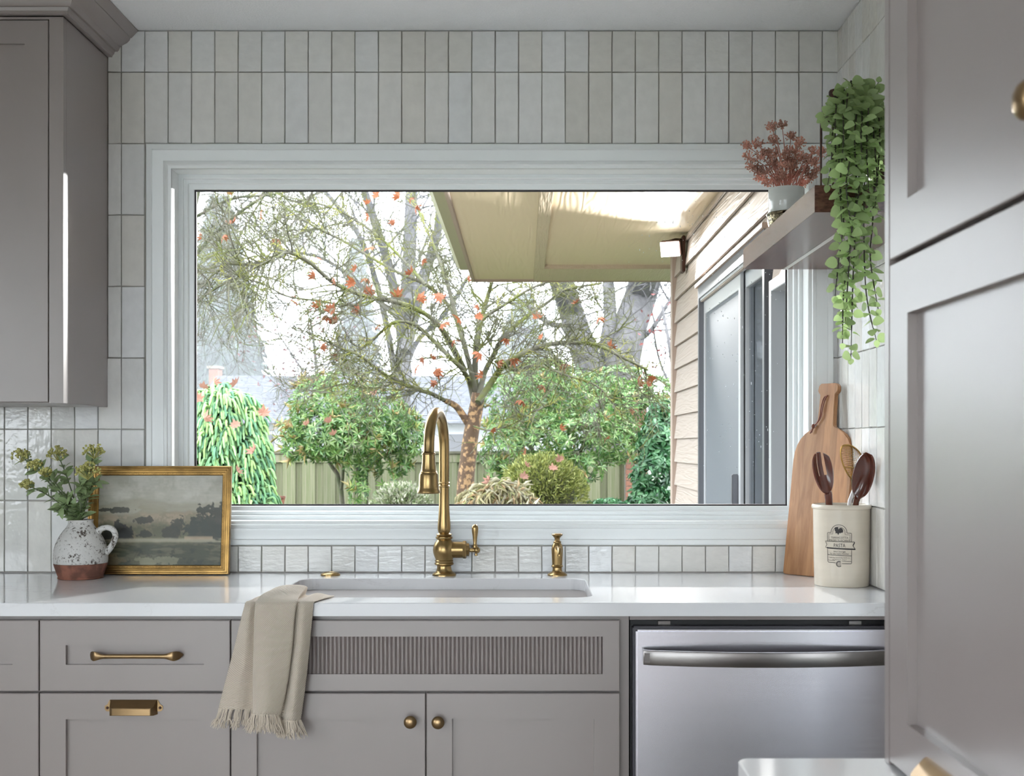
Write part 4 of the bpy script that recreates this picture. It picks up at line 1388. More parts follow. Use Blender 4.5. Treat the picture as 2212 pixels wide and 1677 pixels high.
# ------------------------------------------------------------------ things on the shelf
zs_ = 1.8176
px0, py0 = .6725, -.300
M['mercury'] = mat('mercury_glass', (150, 138, 112), .2, .9, nscale=90, namt=.8, bump=.9, bscale=110, bdist=.004)
mb = Mb(); mb.lathe([(.030, 0), (.038, .002), (.044, .012), (.047, .026), (.047, .038), (.0495, .0405), (.0505, .043), (.049, .0455), (.0455, .0455), (.0445, .030), (.0005, .028)], (px0, py0, zs_), 36)
solo('patterned_bowl', mb, M['mercury'], 'small silvery patterned bowl under the white pot on the shelf', 'bowl', (px0, py0, zs_), smooth=40)
zp = zs_ + .0457
M['whitepot'] = mat('white_glazed_pot', (206, 208, 204), .12, coat=.4, bump=.3, bscale=22, bdist=.004, stretch=(.15, .15, 3))
pk = thing('potted_dried_flowers', 'pink dried flower sprays in a white pot on the shelf', 'potted plant', (px0, py0, zp))
mb = Mb(); mb.lathe([(.0445, 0), (.0455, .002), (.046, .03), (.0455, .060), (.0445, .0625), (.0425, .0625), (.042, .05), (.0005, .048)], (px0, py0, zp), 40)
part('pot', mb, M['whitepot'], pk, smooth=40)
M['pink'] = mat('dusty_pink_dried_flower', (238, 178, 158), .7, nscale=25, namt=.4, trans=.15)
M['pinkstem'] = mat('pink_brown_stem', (182, 124, 110), .7)
G3 = lambda a, b_, dy=0: P(1590 + a / 6.45, 250 + b_ / 6.45, py0 + dy)
tips = [(150, 425), (300, 400), (190, 580), (230, 700), (345, 570), (490, 150), (640, 130), (520, 350), (420, 520), (545, 540), (720, 500), (760, 290), (890, 370), (830, 470), (910, 570), (1060, 510), (1190, 510), (1110, 650), (1120, 780), (1010, 640), (960, 760), (300, 770), (340, 870), (420, 780), (440, 930), (560, 700), (680, 690), (640, 830), (780, 720), (860, 800), (930, 940), (760, 880), (560, 900), (500, 640), (820, 620), (700, 600), (1040, 860)]
for k, (a, b_) in enumerate(tips):
    dy = R.uniform(-.045, .045)
    tp = G3(a, b_, dy)
    bs = Vector((px0 + (tp.x - px0) * .18 + R.uniform(-.008, .008), py0 + dy * .4, zp + .046))
    md = bs.lerp(tp, .55) + Vector((-(tp.x - px0) * .12, 0, .012))
    mb = Mb(); mb.tube(curve([bs, md, tp], 8), [.0014] * 5 + [.0009] * 3, 5)
    s_ = part('stem', mb, M['pinkstem'], pk, smooth=60)
    mb = Mb()
    rad = R.uniform(.015, .021)
    for q_ in range(52):
        d_ = Vector((R.gauss(0, 1), R.gauss(0, 1), R.gauss(.35, .8))).normalized()
        c = tp + d_ * rad * R.uniform(.5, 1)
        mb.tube([tp - Vector((0, 0, .006)), c], .0005, 3)
        mb.ball(c, R.uniform(.0017, .0026), 5, 3)
    part('flower_cluster', mb, M['pink'], s_, smooth=70, kind='stuff')

# lantern
lx_, ly_ = .697, -.700
ln = thing('lantern', 'slim dark bronze lantern half hidden behind the trailing plant', 'lantern', (lx_, ly_, zs_))
hs_ = .036
zl0 = zs_ + .178
mb = Mb()
cor = [Vector((lx_ - hs_, ly_, 0)), Vector((lx_, ly_ - hs_, 0)), Vector((lx_ + hs_, ly_, 0)), Vector((lx_, ly_ + hs_, 0))]
for c in cor:
    mb = Mb(); mb.tube([c + Vector((0, 0, zs_ + .006)), c + Vector((0, 0, zl0))], .0023, 6)
    part('post', mb, M['bronze'], ln, smooth=40)
mb = Mb()
mb.rings([[c * 1 + Vector((0, 0, zs_)) for c in cor], [c + Vector((0, 0, zs_ + .007)) for c in cor]])
part('base', mb, M['bronze'], ln)
mb = Mb()
for i in range(4):
    mb.tube([cor[i] + Vector((0, 0, zl0)), cor[(i + 1) % 4] + Vector((0, 0, zl0))], .0025, 6)
    mb.tube([cor[i] + Vector((0, 0, zl0)), Vector((lx_, ly_, 0)) + (cor[i] - Vector((lx_, ly_, 0))) * .5 + Vector((0, 0, zl0 + .032))], .0022, 6)
part('top_frame', mb, M['bronze'], ln, smooth=40)
mb = Mb(); mb.lathe([(.0175, zl0 + .030), (.0185, zl0 + .032), (.0185, zl0 + .060), (.017, zl0 + .063), (.0005, zl0 + .064)], (lx_, ly_, 0), 24)
part('cap', mb, M['bronze'], ln, smooth=40)

# trailing eucalyptus
M['euc'] = mat('eucalyptus_leaf', (184, 208, 146), .5, trans=.42, rnd=.3)
M['eucstem'] = mat('eucalyptus_stem', (62, 60, 48), .6)
M['brownpot'] = mat('brown_pot', (88, 62, 54), .5)
ex, ey = .800, -.745
eu = thing('trailing_plant', 'green trailing eucalyptus hanging from the near end of the walnut shelf', 'potted plant', (ex, ey, zs_))
mb = Mb(); mb.lathe([(.044, 0), (.050, .003), (.060, .085), (.062, .10), (.058, .10), (.055, .085), (.0005, .08)], (ex, ey, zs_), 32)
part('pot', mb, M['brownpot'], eu, smooth=40)
LE = [oval_leaf(.024, .024, .12, .12, 5, m=M['euc'], round_=2), oval_leaf(.021, .022, .25, .25, 5, m=M['euc'], round_=2), oval_leaf(.026, .023, .05, .3, 5, m=M['euc'], round_=2)]
top = Vector((ex, ey, zs_ + .10))
Q = lambda a, b_, y: P(a, b_, y)
yh = -.885
strands = [
    [Q(1852, 240, -.80), Q(1850, 330, yh), Q(1848, 470, yh - .01), Q(1842, 620, yh - .01), Q(1838, 775, yh)],
    [Q(1868, 260, -.80), Q(1868, 380, yh), Q(1866, 500, yh), Q(1872, 640, yh), Q(1893, 735, yh)],
    [Q(1835, 250, -.80), Q(1830, 380, yh), Q(1835, 520, yh), Q(1822, 640, yh), Q(1820, 742, yh - .01)],
    [Q(1825, 250, -.80), Q(1812, 360, yh), Q(1822, 470, yh), Q(1812, 560, yh), Q(1804, 640, yh)],
    [Q(1880, 260, -.80), Q(1888, 380, yh), Q(1885, 480, yh), Q(1880, 560, yh), Q(1897, 668, yh)],
    [Q(1850, 280, -.80), Q(1856, 400, yh - .015), Q(1840, 500, yh - .02), Q(1832, 600, yh - .015), Q(1826, 700, yh)],
    [Q(1820, 230, -.80), Q(1800, 280, yh + .03), Q(1796, 350, yh + .02), Q(1788, 400, yh + .02)],
    [Q(1815, 215, -.80), Q(1806, 235, yh + .03), Q(1804, 290, yh + .02), Q(1806, 350, yh)],
    [Q(1815, 240, -.78), Q(1800, 246, yh + .05), Q(1776, 258, yh + .05)],
    [Q(1845, 185, -.78), Q(1840, 188, -.80), Q(1832, 198, -.84), Q(1828, 240, -.87)],
    [Q(1862, 190, -.76), Q(1869, 182, -.78)],
    [Q(1890, 215, -.76), Q(1897, 178, -.77)],
    [Q(1855, 215, -.79), Q(1852, 235, -.86), Q(1846, 300, yh - .01), Q(1850, 390, yh - .02)],
    [Q(1875, 215, -.79), Q(1876, 235, -.86), Q(1872, 320, yh - .01), Q(1878, 430, yh - .02)],
    [Q(1895, 230, -.79), Q(1900, 270, -.86), Q(1898, 350, yh - .01), Q(1890, 450, yh - .02)],
    [Q(1835, 215, -.79), Q(1822, 240, -.86), Q(1822, 300, yh - .01), Q(1815, 400, yh - .01), Q(1818, 480, yh - .015)],
    [Q(1865, 230, -.82), Q(1862, 260, yh), Q(1860, 300, yh - .02), Q(1862, 345, yh - .025)],
    [Q(1885, 250, -.82), Q(1888, 300, yh), Q(1894, 380, yh - .02), Q(1886, 420, yh - .02)],
    [Q(1830, 300, -.82), Q(1836, 340, yh - .02), Q(1828, 400, yh - .03), Q(1836, 470, yh - .03), Q(1850, 560, yh - .02)],
]
lv = []
for sp_ in strands:
    base = top + Vector((R.uniform(-.03, .03), R.uniform(-.03, .02), -.01))
    path = curve([base] + sp_, 10 * (len(sp_) + 1))
    mb = Mb(); mb.tube(path, [.0016] * (len(path) - 6) + [.0009] * 6, 5)
    part('stem', mb, M['eucstem'], eu, smooth=60)
    acc, step, ang = 0, .0140, R.uniform(0, 3)
    tot = sum((path[i + 1] - path[i]).length for i in range(len(path) - 1)); run = 0
    for i in range(2, len(path) - 1):
        l = (path[i + 1] - path[i]).length
        acc += l; run += l
        if acc < step: continue
        acc = 0; ang += 1.35
        ax = (path[i + 1] - path[i]).normalized()
        taper = 1.30 - .42 * run / max(tot, .2)
        for s in (0, PI):
            side = Quaternion(ax, ang + s + R.uniform(-.25, .25)) @ ax.orthogonal().normalized()
            dv = side + ax * R.uniform(.15, .5) + Vector((0, -.1, .1))
            if path[i].x > .74 and dv.x > .3: dv.x *= .4
            lv.append((path[i] + side * .003, orient(dv, ax * -.5 + Vector((0, -1, .45)), R.uniform(-.7, .7)), taper * R.uniform(.85, 1.15)))
    lv.append((path[-1], orient(path[-1] - path[-2], Vector((0, -1, .2))), .6))
lv.sort(key=lambda q_: q_[0].y)
for p, r_, s_ in lv[:300]:
    link('leaf', R.choice(LE), eu, p, r_, (s_, s_, s_))
mb = Mb()
for p, r_, s_ in lv[300:]:
    me = R.choice(LE); mr_ = r_.to_matrix() * s_
    mb.add([mr_ @ v.co + p for v in me.vertices], [tuple(f.vertices) for f in me.polygons])
if mb.v: part('foliage', mb, M['euc'], eu, smooth=80, kind='stuff')
# ------------------------------------------------------------------ outside: wing of the house, porch
GZ = -.32
lin_true, OUT = lin, 1.0
def lin(c): return tuple(x * OUT for x in lin_true(c))
XW, YW = .879, 3.58         # wing wall plane, its far corner
M['siding'] = woodgrain_board_mat('tan_lap_siding', (158, 145, 136), (34, .9, 16), 52, .35)
M['tantrim'] = mat('tan_trim_board', (158, 140, 129), .55)
M['soffit'] = woodgrain_board_mat('olive_tan_soffit', (206, 188, 162), (9, .75, 1), 46, .22, .45)
M['soffit_trim'] = woodgrain_board_mat('tan_soffit_batten', (182, 166, 144), (30, 2, 30), 30, .3, .45)
M['gutter'] = mat('olive_gutter', (152, 148, 122), .4)
OUT = .55
M['roofing'] = mat('roof_felt', (90, 88, 84), .9)
M['lawn'] = mat('winter_lawn', (104, 116, 72), .95, nscale=6, namt=.4, bump=.8, bscale=60, bdist=.03)
M['alum'] = mat('white_aluminium', (214, 217, 222), .3)
M['alumd'] = mat('grey_aluminium', (120, 122, 130), .35)

mb = Mb(); mb.box(-60, 60, .15, 120, GZ - .1, GZ); mb.box(-60, 60, -60, YB - .15, GZ - .1, GZ); mb.box(-60, XL - .15, YB - .15, .15, GZ - .1, GZ)
struct('ground', mb, M['lawn'])
mb = Mb(); mb.box(-2.6, 4.0, .15, 4.0, GZ, GZ + .03)
struct('patio', mb, mat('concrete_patio', (190, 184, 176), .9, nscale=3, namt=.12))
mb = Mb(); mb.box(-5, 3, -11.5, YB - .16, GZ, GZ + .25)
struct('bounce_slab_rear', mb, mat('pale_bounce_slab', (250, 250, 252), .9, nscale=3, namt=.1))  # unseen pale slab, added to bounce sky light up to the ceiling
wing = struct('wall_exterior', None, None, 'tan lap-sided wing of the house seen through the window')
ZP = 2.46
mb = Mb(); mb.box(XW + .02, XW + .12, 2.50, YW, GZ, ZP); mb.box(XW + .02, XW + .12, .15, 2.50, 2.05, ZP); mb.box(XW + .02, XW + .12, .84, .905, GZ, 2.05)
mb.box(XW + .02, XW + .12, .15, .84, 1.85, 2.05); mb.box(XW + .02, XW + .12, .15, .84, GZ, .90); mb.box(XW + .02, XW + .12, .15, .21, .90, 1.85)
mb.box(XW + .12, 4.0, YW - .12, YW, GZ, ZP); mb.box(3.9, 4.0, .15, YW, GZ, ZP); mb.box(XW + .1, 4.0, .15, YW, -.1, -.05)
part('core', mb, mat('wing_core', (92, 88, 86), .9), wing)
EXPO = .1323
def siding_board(y0, y1, z0, z1):
    mb = Mb()
    t = (z1 - z0) / EXPO
    pts = [(XW - .0125, z0 - .022), (XW - .0125, z0 - .02), (XW + .0195 - .0195 * 0, z1 + .012), (XW + .0195, z1 + .012), (XW + .0195, z0 - .022)]
    pts = [(XW - .011, z0 - .016), (XW + .009, z1 + .012), (XW + .019, z1 + .012), (XW + .001, z0 - .016)]
    mb.rings([[(x, y0, z) for x, z in pts], [(x, y1, z) for x, z in pts]])
    part('siding_board', mb, M['siding'], wing)
zz0 = 1.271 - (1040.5 - VY) * 6.93 / F - EXPO * 10
for k in range(26):
    z0 = zz0 + EXPO * k
    z1 = min(z0 + EXPO, 2.43)
    if z0 > 2.40: break
    if z0 > 2.05 or z1 > 2.09:
        siding_board(.16, YW - .065, z0, z1)
    else:
        siding_board(2.535, YW - .065, z0, z1)
        if z0 < .85: siding_board(.16, .82, z0, min(z1, .89))
        if z0 > 1.85: siding_board(.16, .82, z0, z1)
mb = Mb(); mb.box(XW - .022, XW + .018, YW - .068, YW + .004, GZ, 2.408); mb.box(XW - .022, XW + .10, YW, YW + .022, GZ, 2.408)
part('corner_board', mb, M['tantrim'], wing, bevel=.002)

# unseen wall and roof, added to dim daylight through the side door
mb = Mb(); mb.box(2.6, 2.7, -4.5, .15, GZ, 2.9)
struct('wall_light_blocker', mb, mat('light_blocker_grey', (134, 138, 146), .9))
mb = Mb(); mb.box(XR + .12, 2.25, -4.5, .15, 2.46, 2.56)
struct('roof_light_blocker', mb, M['roofing'])
mb = Mb(); mb.box(XR + .12, 2.6, -9.5, .15, GZ, GZ + .03)
struct('path', mb, mat('dark_reflection_ground', (100, 104, 110), .8, nscale=5, namt=.2))  # unseen dark ground, added to dim the reflection in the dishwasher

# sliding door in the wing
d1 = struct('door_1', None, None, 'sliding patio door with an insect screen in the wing wall')
def xring(y0, y1, z0, z1, x): return [(x, y0, z0), (x, y1, z0), (x, y1, z1), (x, y0, z1)]
def xframe(name, y0, y1, z0, z1, wd, x0, x1, m, par, hd=None, b=.002):
    hd = hd or wd
    mb = Mb()
    mb.rings([xring(y0, y1, z0, z1, x1), xring(y0, y1, z0, z1, x0), xring(y0 + wd, y1 - wd, z0 + hd, z1 - hd, x0), xring(y0 + wd, y1 - wd, z0 + hd, z1 - hd, x1)], False, False)
    mb.f += [tuple(i + 12 if i < 4 else i - 4 for i in f) for f in ()]
    k = len(mb.v) - 16
    mb.f += [(k + i, k + (i + 1) % 4, k + 12 + (i + 1) % 4, k + 12 + i) for i in range(4)]
    return part(name, mb, m, par, bevel=b)
DY0, DY1, DZ0, DZ1 = .905, 2.523, -.05, 2.051
xframe('frame', DY0, DY1, DZ0, DZ1, .035, XW - .02, XW + .11, M['alumd'], d1, .065)
mb = Mb(); mb.box(XW - .032, XW + .0, DY0 - .02, DY1 + .02, DZ1 - .008, DZ1 + .012)
part('drip_cap', mb, M['tantrim'], d1, bevel=.002)
for i in range(3):
    mb = Mb(); mb.box(XW - .014 + .02 * i, XW - .004 + .02 * i, DY0 + .03, DY1 - .03, DZ1 - .064 - .012, DZ1 - .060)
    part('track', mb, M['alum'], d1)
xframe('screen_frame', 1.502, 2.488, DZ0 + .05, DZ1 - .068, .046, XW + .004, XW + .018, M['alum'], d1, .075)
def mixmat(name, fac, tcol, col, rough, metal=0, glossy=False):
    m, nt, b = nodes_of(name)
    t = N(nt, 'ShaderNodeBsdfTransparent'); t.inputs[0].default_value = (*tcol, 1)
    b.inputs['Base Color'].default_value = (*lin(col), 1); b.inputs['Roughness'].default_value = rough; b.inputs['Metallic'].default_value = metal
    ms = N(nt, 'ShaderNodeMixShader'); ms.inputs[0].default_value = fac
    nt.links.new(t.outputs[0], ms.inputs[1]); nt.links.new(b.outputs[0], ms.inputs[2])
    nt.links.new(ms.outputs[0], nt.nodes['Material Output'].inputs['Surface'])
    return m
M['screen'] = mixmat('insect_screen', .82, (1, 1, 1), (128, 134, 142), .7)
M['dglass'] = mixmat('tinted_door_glass', .07, (.80, .82, .84), (200, 205, 215), .04, 1.0)
mb = Mb(); mb.box(XW + .0095, XW + .0115, 1.545, 2.445, DZ0 + .11, DZ1 - .14)
part('insect_screen', mb, M['screen'], d1)
xframe('sash', 1.49, 2.492, DZ0 + .04, DZ1 - .070, .05, XW + .062, XW + .098, M['alum'], d1, .07)
xframe('sash', .936, 1.54, DZ0 + .04, DZ1 - .070, .045, XW + .024, XW + .058, M['alum'], d1, .07)
for y0, y1, x in ((1.53, 2.45, .08), (.975, 1.50, .041)):
    mb = Mb(); mb.box(XW + x - .003, XW + x + .003, y0, y1, DZ0 + .1, DZ1 - .14)
    part('pane', mb, M['dglass'], d1)
mb = Mb(); mb.box(XW - .022, XW + .006, 1.549, 1.577, .84, 1.152)
part('handle', mb, M['alumd'], d1, bevel=.004)
w3 = struct('window_3', None, None, 'dark window in the wing wall nearest the kitchen')
xframe('frame', .21, .836, .90, 1.846, .04, XW - .018, XW + .10, M['alum'], w3)
mb = Mb(); mb.box(XW + .04, XW + .046, .245, .80, .935, 1.81)
part('pane', mb, M['dglass'], w3)
# curtain behind the door
M['plum'] = mat('plum_grey_curtain', (120, 104, 114), .9)
mb = Mb()
k = 120
for i in range(k + 1):
    y = .88 + 1.62 * i / k
    x = XW + .24 + .035 * math.sin(i * .62) + .015 * math.sin(i * .23 + 1)
    mb.v += [(x, y, 0.0), (x, y, 2.03)]
for i in range(k): mb.f.append((2 * i, 2 * i + 2, 2 * i + 3, 2 * i + 1))
solo('curtain', mb, M['plum'], 'plum-grey curtain hanging behind the sliding patio door', 'curtain', (XW + .24, 1.7, 0), smooth=60)

# porch ceiling
pc = struct('ceiling_porch', None, None, 'boarded porch ceiling over the patio with a wood-grain finish')
YN, YFAR = .16, 4.76
mb = Mb(); mb.box(.135, 2.3, YN, 4.193, 2.4105, 2.43)
part('panel', mb, M['soffit'], pc)
mb = Mb(); mb.box(-.328, .074, YN, YFAR - .01, 2.3955, 2.43)
part('panel', mb, M['soffit'], pc)
mb = Mb(); mb.box(.0715, .135, YN, 4.193, 2.3845, 2.43)
part('batten', mb, M['soffit_trim'], pc, bevel=.003)
mb = Mb(); mb.box(.0715, 2.3, 4.193, YFAR - .01, 2.3845, 2.43)
part('batten', mb, M['soffit_trim'], pc, bevel=.003)
mb = Mb(); mb.box(-.349, -.328, YN, YFAR, 2.380, 2.55)
part('fascia', mb, M['tantrim'], pc, bevel=.003)
mb = Mb(); mb.box(-.349, 2.3, YFAR - .01, YFAR + .015, 2.380, 2.55)
part('fascia', mb, M['tantrim'], pc, bevel=.003)
mb = Mb()
gp = [(-.350, 2.430), (-.353, 2.417), (-.410, 2.417), (-.436, 2.443), (-.449, 2.500), (-.455, 2.504), (-.455, 2.510), (-.443, 2.510), (-.431, 2.447), (-.406, 2.423), (-.356, 2.423), (-.350, 2.517)]
mb.rings([[(x, y, z) for x, z in gp] for y in (YN, 4.47)])
part('gutter', mb, M['gutter'], pc)
mb = Mb(); mb.box(-.36, 4.1, YN, YFAR + .02, 2.55, 2.60); mb.box(XW + .02, 4.1, .16, YW, 2.46, 2.55)
part('roof_deck', mb, M['roofing'], pc)
mb = Mb(); mb.lathe([(.063, .003), (.063, 0), (.056, -.003), (.051, 0), (.049, .006)], (.300, 1.943, 2.4095), 32, cap0=False, cap1=True)
rl = thing('recessed_light', 'dark round recessed light in the porch ceiling at the top edge of the window', 'ceiling light', (.300, 1.943, 2.410))
part('trim_ring', mb, M['alum'], rl, smooth=30)
mb = Mb(); mb.lathe([(.050, 0), (.050, -.0035), (.02, -.0045), (.0005, -.0045)], (.300, 1.943, 2.4115), 28)
part('lens', mb, mat('dark_lens', (40, 40, 52), .2), rl, smooth=30)

# flood light on the wing wall
fl = thing('flood_light', 'lit outdoor flood light on a dark bracket under the porch ceiling', 'flood light', (XW - .012, 3.07, 2.31))
mb = Mb(); mb.box(XW - .028, XW - .010, 3.037, 3.116, 2.199, 2.395)
part('backplate', mb, M['bronze'], fl, bevel=.004)
mb = Mb(); mb.tube([(XW - .02, 3.076, 2.373), (XW - .06, 3.06, 2.373), (XW - .098, 3.038, 2.36), (XW - .099, 3.028, 2.34)], .010, 10)
part('arm', mb, M['bronze'], fl, smooth=50)
tgt = Vector((-.70, -.6, .95)); lp = Vector((.780, 2.998, 2.312))
dirv = (tgt - lp).normalized()
RM = Matrix((dirv.cross(Vector((0, 0, 1))).normalized(), dirv, dirv.cross(Vector((0, 0, 1))).normalized().cross(dirv))).transposed()
def lbox(mb, a, b_, c):
    k = Mb(); k.box(*a, *b_, *c)
    mb.add([RM @ Vector(v) + lp for v in k.v], k.f)
mb = Mb(); lbox(mb, (-.055, .055), (-.055, -.006), (-.042, .042))
part('lamp_head', mb, M['bronze'], fl, bevel=.006)
mb = Mb(); lbox(mb, (-.050, .050), (-.006, -.001), (-.038, .038))
part('lens', mb, emit_mat('lit_led_lens', (1, .98, .95), 26), fl, label='glowing white lens')
l = light('flood_light_beam', 'SPOT', lp + dirv * .012, tgt, 780, (1.0, .98, .96), spot_size=math.radians(76), spot_blend=.7, shadow_soft_size=.035)
l.parent = fl; l.matrix_parent_inverse = Matrix.Translation(-fl.location)

# ------------------------------------------------------------------ garden
def gg(px, d): return Vector(((px - VX) * d / F, d - D, GZ - .02))
def rnd_dirs(n):
    v = NR.normal(size=(n, 3)); return v / np.linalg.norm(v, axis=1)[:, None]
def nrm(a): return a / np.maximum(np.linalg.norm(a, axis=1), 1e-9)[:, None]
def leaf_cloud(name, pos, dirs, ups, L, Wd, cols, m, parent, fold=.25, kind='stuff', droop=.1):
    n = len(pos)
    y = nrm(dirs); x = np.cross(y, ups); x = nrm(x + 1e-6); z = np.cross(x, y)
    L = np.broadcast_to(np.asarray(L, float), (n,))[:, None]; Wd = np.broadcast_to(np.asarray(Wd, float), (n,))[:, None]
    v = np.empty((n, 4, 3))
    v[:, 0] = pos; v[:, 1] = pos + y * L * .5 - x * Wd / 2 + z * fold * Wd; v[:, 2] = pos + y * L - z * droop * L; v[:, 3] = pos + y * L * .5 + x * Wd / 2 + z * fold * Wd
    v = v.reshape(-1, 3) - np.array(ORG[parent.name])
    b = np.arange(n)[:, None] * 4
    f = np.concatenate([b + np.array([[0, 3, 2]]), b + np.array([[0, 2, 1]])], axis=1).reshape(-1)
    me = bpy.data.meshes.new(name)
    me.vertices.add(n * 4); me.vertices.foreach_set('co', v.ravel())
    me.loops.add(n * 6); me.loops.foreach_set('vertex_index', f)
    me.polygons.add(n * 2); me.polygons.foreach_set('loop_start', np.arange(n * 2) * 3); me.polygons.foreach_set('loop_total', np.full(n * 2, 3))
    me.update()
    c = np.ones((n, 4, 4)); c[:, :, :3] = np.asarray(cols)[:, None, :]
    at = me.attributes.new('tint', 'FLOAT_COLOR', 'POINT'); at.data.foreach_set('color', c.astype(np.float32).ravel())
    me.materials.append(m)
    o = link(name, me, parent)
    if kind: o['kind'] = kind
    return o
def tints(n, palette, var=.15):
    pal = np.array([lin(c) for c, w in palette]); w = np.array([w for c, w in palette], float)
    c = pal[NR.choice(len(pal), n, p=w / w.sum())]
    return c * (1 + NR.uniform(-var, var, (n, 1)))
def lobes(n, lb, shell=.35):
    """points and outward normals in and near the surface of a union of ellipsoids (centre, radii)"""
    pos = []; nor = []
    vol = np.array([r[0] * r[2] + r[1] * r[2] + r[0] * r[1] for c, r in lb]); vol /= vol.sum()
    for (c, r), k in zip(lb, (vol * n).astype(int)):
        d = rnd_dirs(k)
        rad = 1 - shell * NR.random(k)[:, None] ** 1.6
        p = np.array(c) + d * np.array(r) * rad
        pos.append(p); nor.append(nrm(d / np.array(r)))
    return np.concatenate(pos), np.concatenate(nor)
def bend(p, y): return p

M['leafy'] = mat('glossy_green_leaf', (255, 255, 255), .32, tint=True, trans=.22)
M['matleaf'] = mat('matt_leaf', (255, 255, 255), .6, tint=True, trans=.25)
M['bark'] = mat('grey_brown_bark', (128, 118, 108), .9, nscale=9, namt=.4, bump=.5, bscale=40, bdist=.01, col2=(98, 104, 74))
M['mossbark'] = mat('mossy_branch', (116, 112, 96), .9, nscale=5, namt=.4, bump=.5, bscale=60, bdist=.006, col2=(118, 124, 52), lo=.45, hi=.62)
M['peelbark'] = mat('peeling_tan_bark', (118, 92, 72), .85, nscale=26, bump=.5, bscale=40, bdist=.006, col2=(208, 166, 122), lo=.5, hi=.6)
M['lichen'] = mat('lichen_twig', (176, 174, 84), .9)
M['farbark'] = mat('pale_grey_bark', (126, 122, 124), .9, nscale=5, namt=.3, bump=.6, bscale=14, bdist=.03, stretch=(3, 3, .5))
M['needle'] = mat('spruce_needles', (255, 255, 255), .6, tint=True, bump=.5, bscale=420, bdist=.004, trans=.3)

def whorl_shrub(name, label, loc, lb, nw, pal, stems, nleaf=7, L=(.055, .085), Wd=.021, spray=None, droop=.1, cat='shrub', m='leafy'):
    t = thing(name, label, cat, loc)
    p, nn = lobes(nw, lb)
    keep = p[:, 2] > GZ
    p, nn = p[keep], nn[keep]
    nn = nrm(nn + np.array([0, -.15, .35]) + NR.normal(0, .25, nn.shape))
    n = len(p)
    a = nrm(np.cross(nn, rnd_dirs(n))); b = np.cross(nn, a)
    ang = (np.arange(nleaf) * 2 * PI / nleaf)[None, :] + NR.uniform(0, 6, (n, 1)) + NR.normal(0, .2, (n, nleaf))
    lift = NR.uniform(.1, .55, (n, nleaf))[..., None]
    d = a[:, None] * np.cos(ang)[..., None] + b[:, None] * np.sin(ang)[..., None] + nn[:, None] * lift
    P_ = np.repeat(p, nleaf, 0); D_ = d.reshape(-1, 3); U_ = np.repeat(nn, nleaf, 0)
    wc = np.repeat(1 + NR.uniform(-.2, .25, (n, 1)), nleaf, 0)
    cols = tints(len(P_), pal) * wc
    ll = NR.uniform(L[0], L[1], len(P_))
    leaf_cloud('foliage', P_, D_, U_, ll, Wd * ll / L[1], cols, M[m], t, droop=droop)
    if stems:
        for s in stems:
            mb = Mb(); mb.tube(curve(s[0], 10), list(np.linspace(s[1], s[2], 10)), 7)
            part('stem', mb, M['bark'], t, smooth=60)
    if spray:
        k, colp = spray
        idx = NR.choice(n, k, replace=False)
        base = p[idx] + nn[idx] * .02
        q = 6
        pos = np.repeat(base, q, 0)
        dd = nrm(np.repeat(nn[idx], q, 0) * .8 + NR.normal(0, .5, (k * q, 3)) + np.array([0, -.3, .1]))
        leaf_cloud('flower_sprays', pos, dd, rnd_dirs(k * q), NR.uniform(.06, .12, k * q), .0055, tints(k * q, colp, .2) * 1.3, M['matleaf'], t, droop=.45)
    return t
gd = lambda px, py, d: P(px, py, d - D)
GREENS = [((142, 186, 98), 4), ((112, 164, 86), 4), ((166, 202, 116), 3), ((196, 216, 156), 2), ((86, 132, 76), 2)]
TAN = [((236, 216, 160), 3), ((228, 196, 148), 2), ((214, 220, 140), 2)]
def lob(px, py, d, rx, rz, ry=None):
    c = gd(px, py, d); k = d / F
    return (tuple(c), (rx * k, ry if ry else (rx + rz) / 2 * k, rz * k))
# pieris in the middle left, and the big one behind the tree
whorl_shrub('pieris_shrub', 'broad green shrub with tan flower sprays on bare forked stems, left of the faucet', gd(765, 1150, 11),
    [lob(720, 880, 11, 95, 75), lob(680, 935, 10.8, 75, 60), lob(800, 905, 11, 95, 75), lob(860, 930, 11.1, 62, 50), lob(740, 950, 10.7, 110, 50), lob(880, 960, 11, 36, 40), lob(770, 990, 10.9, 36, 40), lob(850, 1005, 11, 40, 25), lob(700, 830, 11.1, 30, 24), lob(640, 960, 10.7, 30, 40), lob(775, 1060, 10.8, 22, 40), lob(835, 1035, 10.9, 16, 20)],
    1150, GREENS, [([gg(755, 11), gd(737, 1060, 11), gd(712, 1000, 11), gd(700, 940, 11)], .028, .012), ([gd(737, 1060, 11), gd(742, 1010, 10.9), gd(748, 950, 11)], .018, .01), ([gg(780, 11), gd(775, 1040, 11), gd(768, 980, 11), gd(790, 930, 11)], .022, .01), ([gg(792, 11), gd(792, 1040, 11.05), gd(800, 985, 11), gd(840, 940, 11)], .018, .008), ([gd(768, 980, 11), gd(800, 985, 11), gd(820, 978, 11)], .012, .008)],
    spray=(150, TAN))
